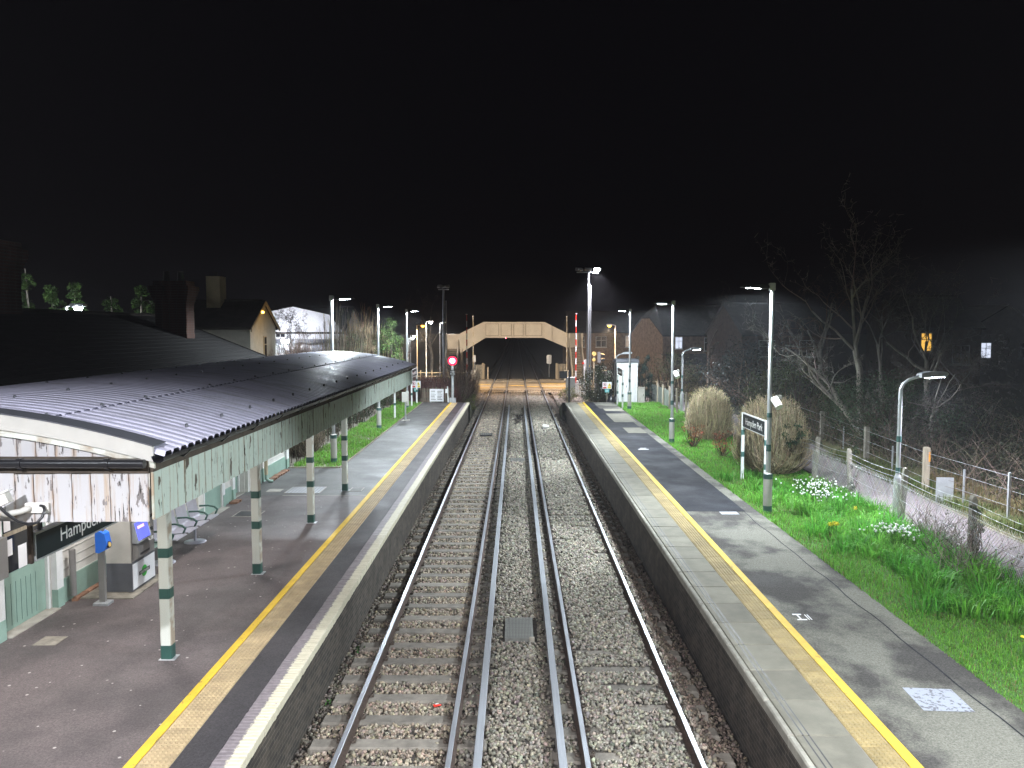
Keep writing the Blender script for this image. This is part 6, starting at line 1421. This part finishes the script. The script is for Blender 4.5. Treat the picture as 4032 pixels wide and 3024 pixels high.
def flower_patch(cx, cy, r, n, name, label, col, hz, size):
    t = thing(name, label, 'flowers', (cx, cy, .895), 0, 'bulbs in flower on the bank')
    P = np.c_[rng.normal(0, r*.5, n), rng.normal(0, r*.5, n), hz*rng.uniform(.8, 1.15, n)]
    A = P.copy(); A[:, 2] = 0; A[:, :2] *= .75; Q = np.stack([A, (A+P)/2+rng.normal(0, .01, (n, 3)), P], 1); V, F, C = sticks(Q, np.full((n, 3), .004), jitcol(n, (.07, .16, .04), .15)); stuff(npmesh('stalks', V, F, 'grass', t, C))
    V, F, C = stones(P, rng.uniform(.8, 1.2, n)*size, jitcol(n, col, .06, .02)); stuff(npmesh('blooms', V, F, 'stone', t, C))
flower_patch(8.45, 22.2, .75, 110, 'snowflake_flowers', 'drift of small white bells near the lamp sleeve and fence', (.78, .80, .76), .44, .030)
flower_patch(8.1, 20.9, .55, 70, 'snowflake_flowers', 'drift of small white bells on the platform side of the larger drift', (.78, .80, .76), .42, .030)
flower_patch(8.35, 17.3, .6, 100, 'snowflake_flowers', 'drift of small white bells halfway along the flower bank', (.78, .80, .76), .40, .030)
def daffodil(x, y, n, label, h=.34, s=.075):
    t = thing('daffodil', label, 'flower', (x, y, .895), 0, 'daffodils on the bank')
    for k in range(n):
        dx, dy = (0, 0) if k == 0 else (rng.uniform(-.16, .16), rng.uniform(-.2, .2)); hh = h*rng.uniform(.8, 1.15)
        b = MB(); b.tube([(dx, dy, 0), (dx+.01, dy, hh*.6), (dx-.01, dy-.02, hh)], .006, 5); b.obj('stalk', 'leaf_green', t)
        b = MB()
        for q in range(6):
            a = q*math.pi/3; b.add([(dx, dy-.02, hh), (dx+s*.5*math.cos(a-.35), dy-.035, hh+s*.5*math.sin(a-.35)), (dx+s*.85*math.cos(a), dy-.02, hh+s*.85*math.sin(a)), (dx+s*.5*math.cos(a+.35), dy-.035, hh+s*.5*math.sin(a+.35))], [(0,1,2,3)])
        b.tube([(dx, dy-.03, hh), (dx, dy-.075, hh+.005)], [s*.28, s*.4], 8, 0, False); b.obj('bloom', 'daffodil_yellow', t)
M('leaf_green', (.07, .17, .04), .5); M('daffodil_yellow', (.85, .74, .05), .5, 0, .08)
daffodil(8.45, 19.6, 1, 'single yellow daffodil among the strappy leaves by the fence'); daffodil(7.35, 18.0, 5, 'group of five pale yellow daffodils near the platform edge')
for k, (x, y) in enumerate(((7.75, 11.9), (8.35, 11.55), (8.3, 11.35), (7.55, 10.9), (7.6, 10.6), (8.1, 10.2), (7.75, 9.85), (8.4, 10.7))):
    t = thing('dandelion', 'small yellow dandelion head in the short mown grass', 'flower', (x, y, .895), 0, 'dandelions in the mown grass')
    b = MB(); b.tube([(0,0,0),(0,0,.08)], .005, 5); b.obj('stalk', 'leaf_green', t); b = MB(); b.tube([(0,0,.075),(0,0,.09),(0,0,.105)], [.018,.038,.02], 9); b.obj('bloom', 'daffodil_yellow', t)
# bramble and ivy bank beyond the far fence
n = 26000; x = 12.9 + np.abs(rng.normal(0, 3.2, n)); y = rng.uniform(10, 46, n); z = np.array([gz(a, b2) for a, b2 in zip(x, y)]) + rng.random(n)**.6*np.clip((x-12.6)*.5, .1, 1.3)*(0.7+.3*np.sin(y*1.3+x))
V1, F1, C1 = leaves(np.c_[x, y, z], rng.uniform(.06, .12, n), jitcol(n, (.075, .075, .045), .35, .12))
o = stuff(npmesh('undergrowth', V1, F1, 'leaf', None, C1)); o['label'] = 'tangled bramble and ivy undergrowth on the bank beyond the path'; o['category'] = 'undergrowth'
m_ = 1500; x = 12.6 + np.abs(rng.normal(0, 2.6, m_)); y = rng.uniform(10, 40, m_); z0 = np.array([gz(a, b2) for a, b2 in zip(x, y)]); A = np.c_[x, y, z0]; B = A + np.c_[rng.normal(0, .7, m_), rng.normal(0, .7, m_), rng.uniform(.2, 1.5, m_)]; Cm = (A+B)/2 + np.c_[rng.normal(0, .2, (m_, 2)), rng.uniform(.1, .6, m_)]
f = np.linspace(0, 1, 5)[None, :, None]; P = (1-f)**2*A[:, None] + 2*f*(1-f)*Cm[:, None] + f**2*B[:, None]
V, F, C = sticks(P, np.tile(np.linspace(.011, .004, 5), (m_, 1)), jitcol(m_, (.17, .13, .10), .3, .06)); o = stuff(npmesh('bramble_stems', V, F, 'twig', None, C)); o['label'] = 'arching bare bramble stems over the bank beyond the path'; o['category'] = 'brambles'
# ivy on two concrete fence posts
for (x, y, lab) in ((9.40, 16.05, 'shaggy pale ivy wrapped round a concrete fence post'), (9.60, 22.45, 'dark ivy creeping up a concrete fence post')):
    leafy('ivy', lab, 'ivy', (x, y, .9), .13, .13, 1.4, 420, (.16, .17, .12) if y < 20 else (.05, .07, .035), .075, 0, 'ivy on the fence posts', 14)
# weeds on the ballast near the wall
for (x, y, wl) in ((-2.85, 14.2, 'small green ballast weed under the brick platform edge, beyond the red packet'), (-2.9, 12.2, 'small green weed in the ballast level with the red packet, under the brick platform edge')):
    leafy('ballast_weed', wl, 'weed', (x, y, -.3), .10, .12, .14, 60, (.06, .16, .04), .04, 0, 'weeds in the ballast', 12)
# ------------------------------------------------------------------ damp night air
HAZE = .00065
m = bpy.data.materials.new('haze'); m.use_nodes = True; MATS['haze'] = m; nt = m.node_tree; nt.nodes.remove(nt.nodes['Principled BSDF'])
pv_ = nt.nodes.new('ShaderNodeVolumePrincipled'); pv_.inputs['Color'].default_value = (.92, .94, 1, 1); pv_.inputs['Density'].default_value = HAZE; pv_.inputs['Anisotropy'].default_value = .25
nt.links.new(pv_.outputs[0], nt.nodes['Material Output'].inputs['Volume'])
if HAZE:
    hz = MB(); hz.box(-70, 70, -14, 330, -2.0, 12.2); ho = stuff(hz.obj('haze', 'haze')); ho['label'] = 'thin damp night air lit by the lamps'; ho['category'] = 'haze'
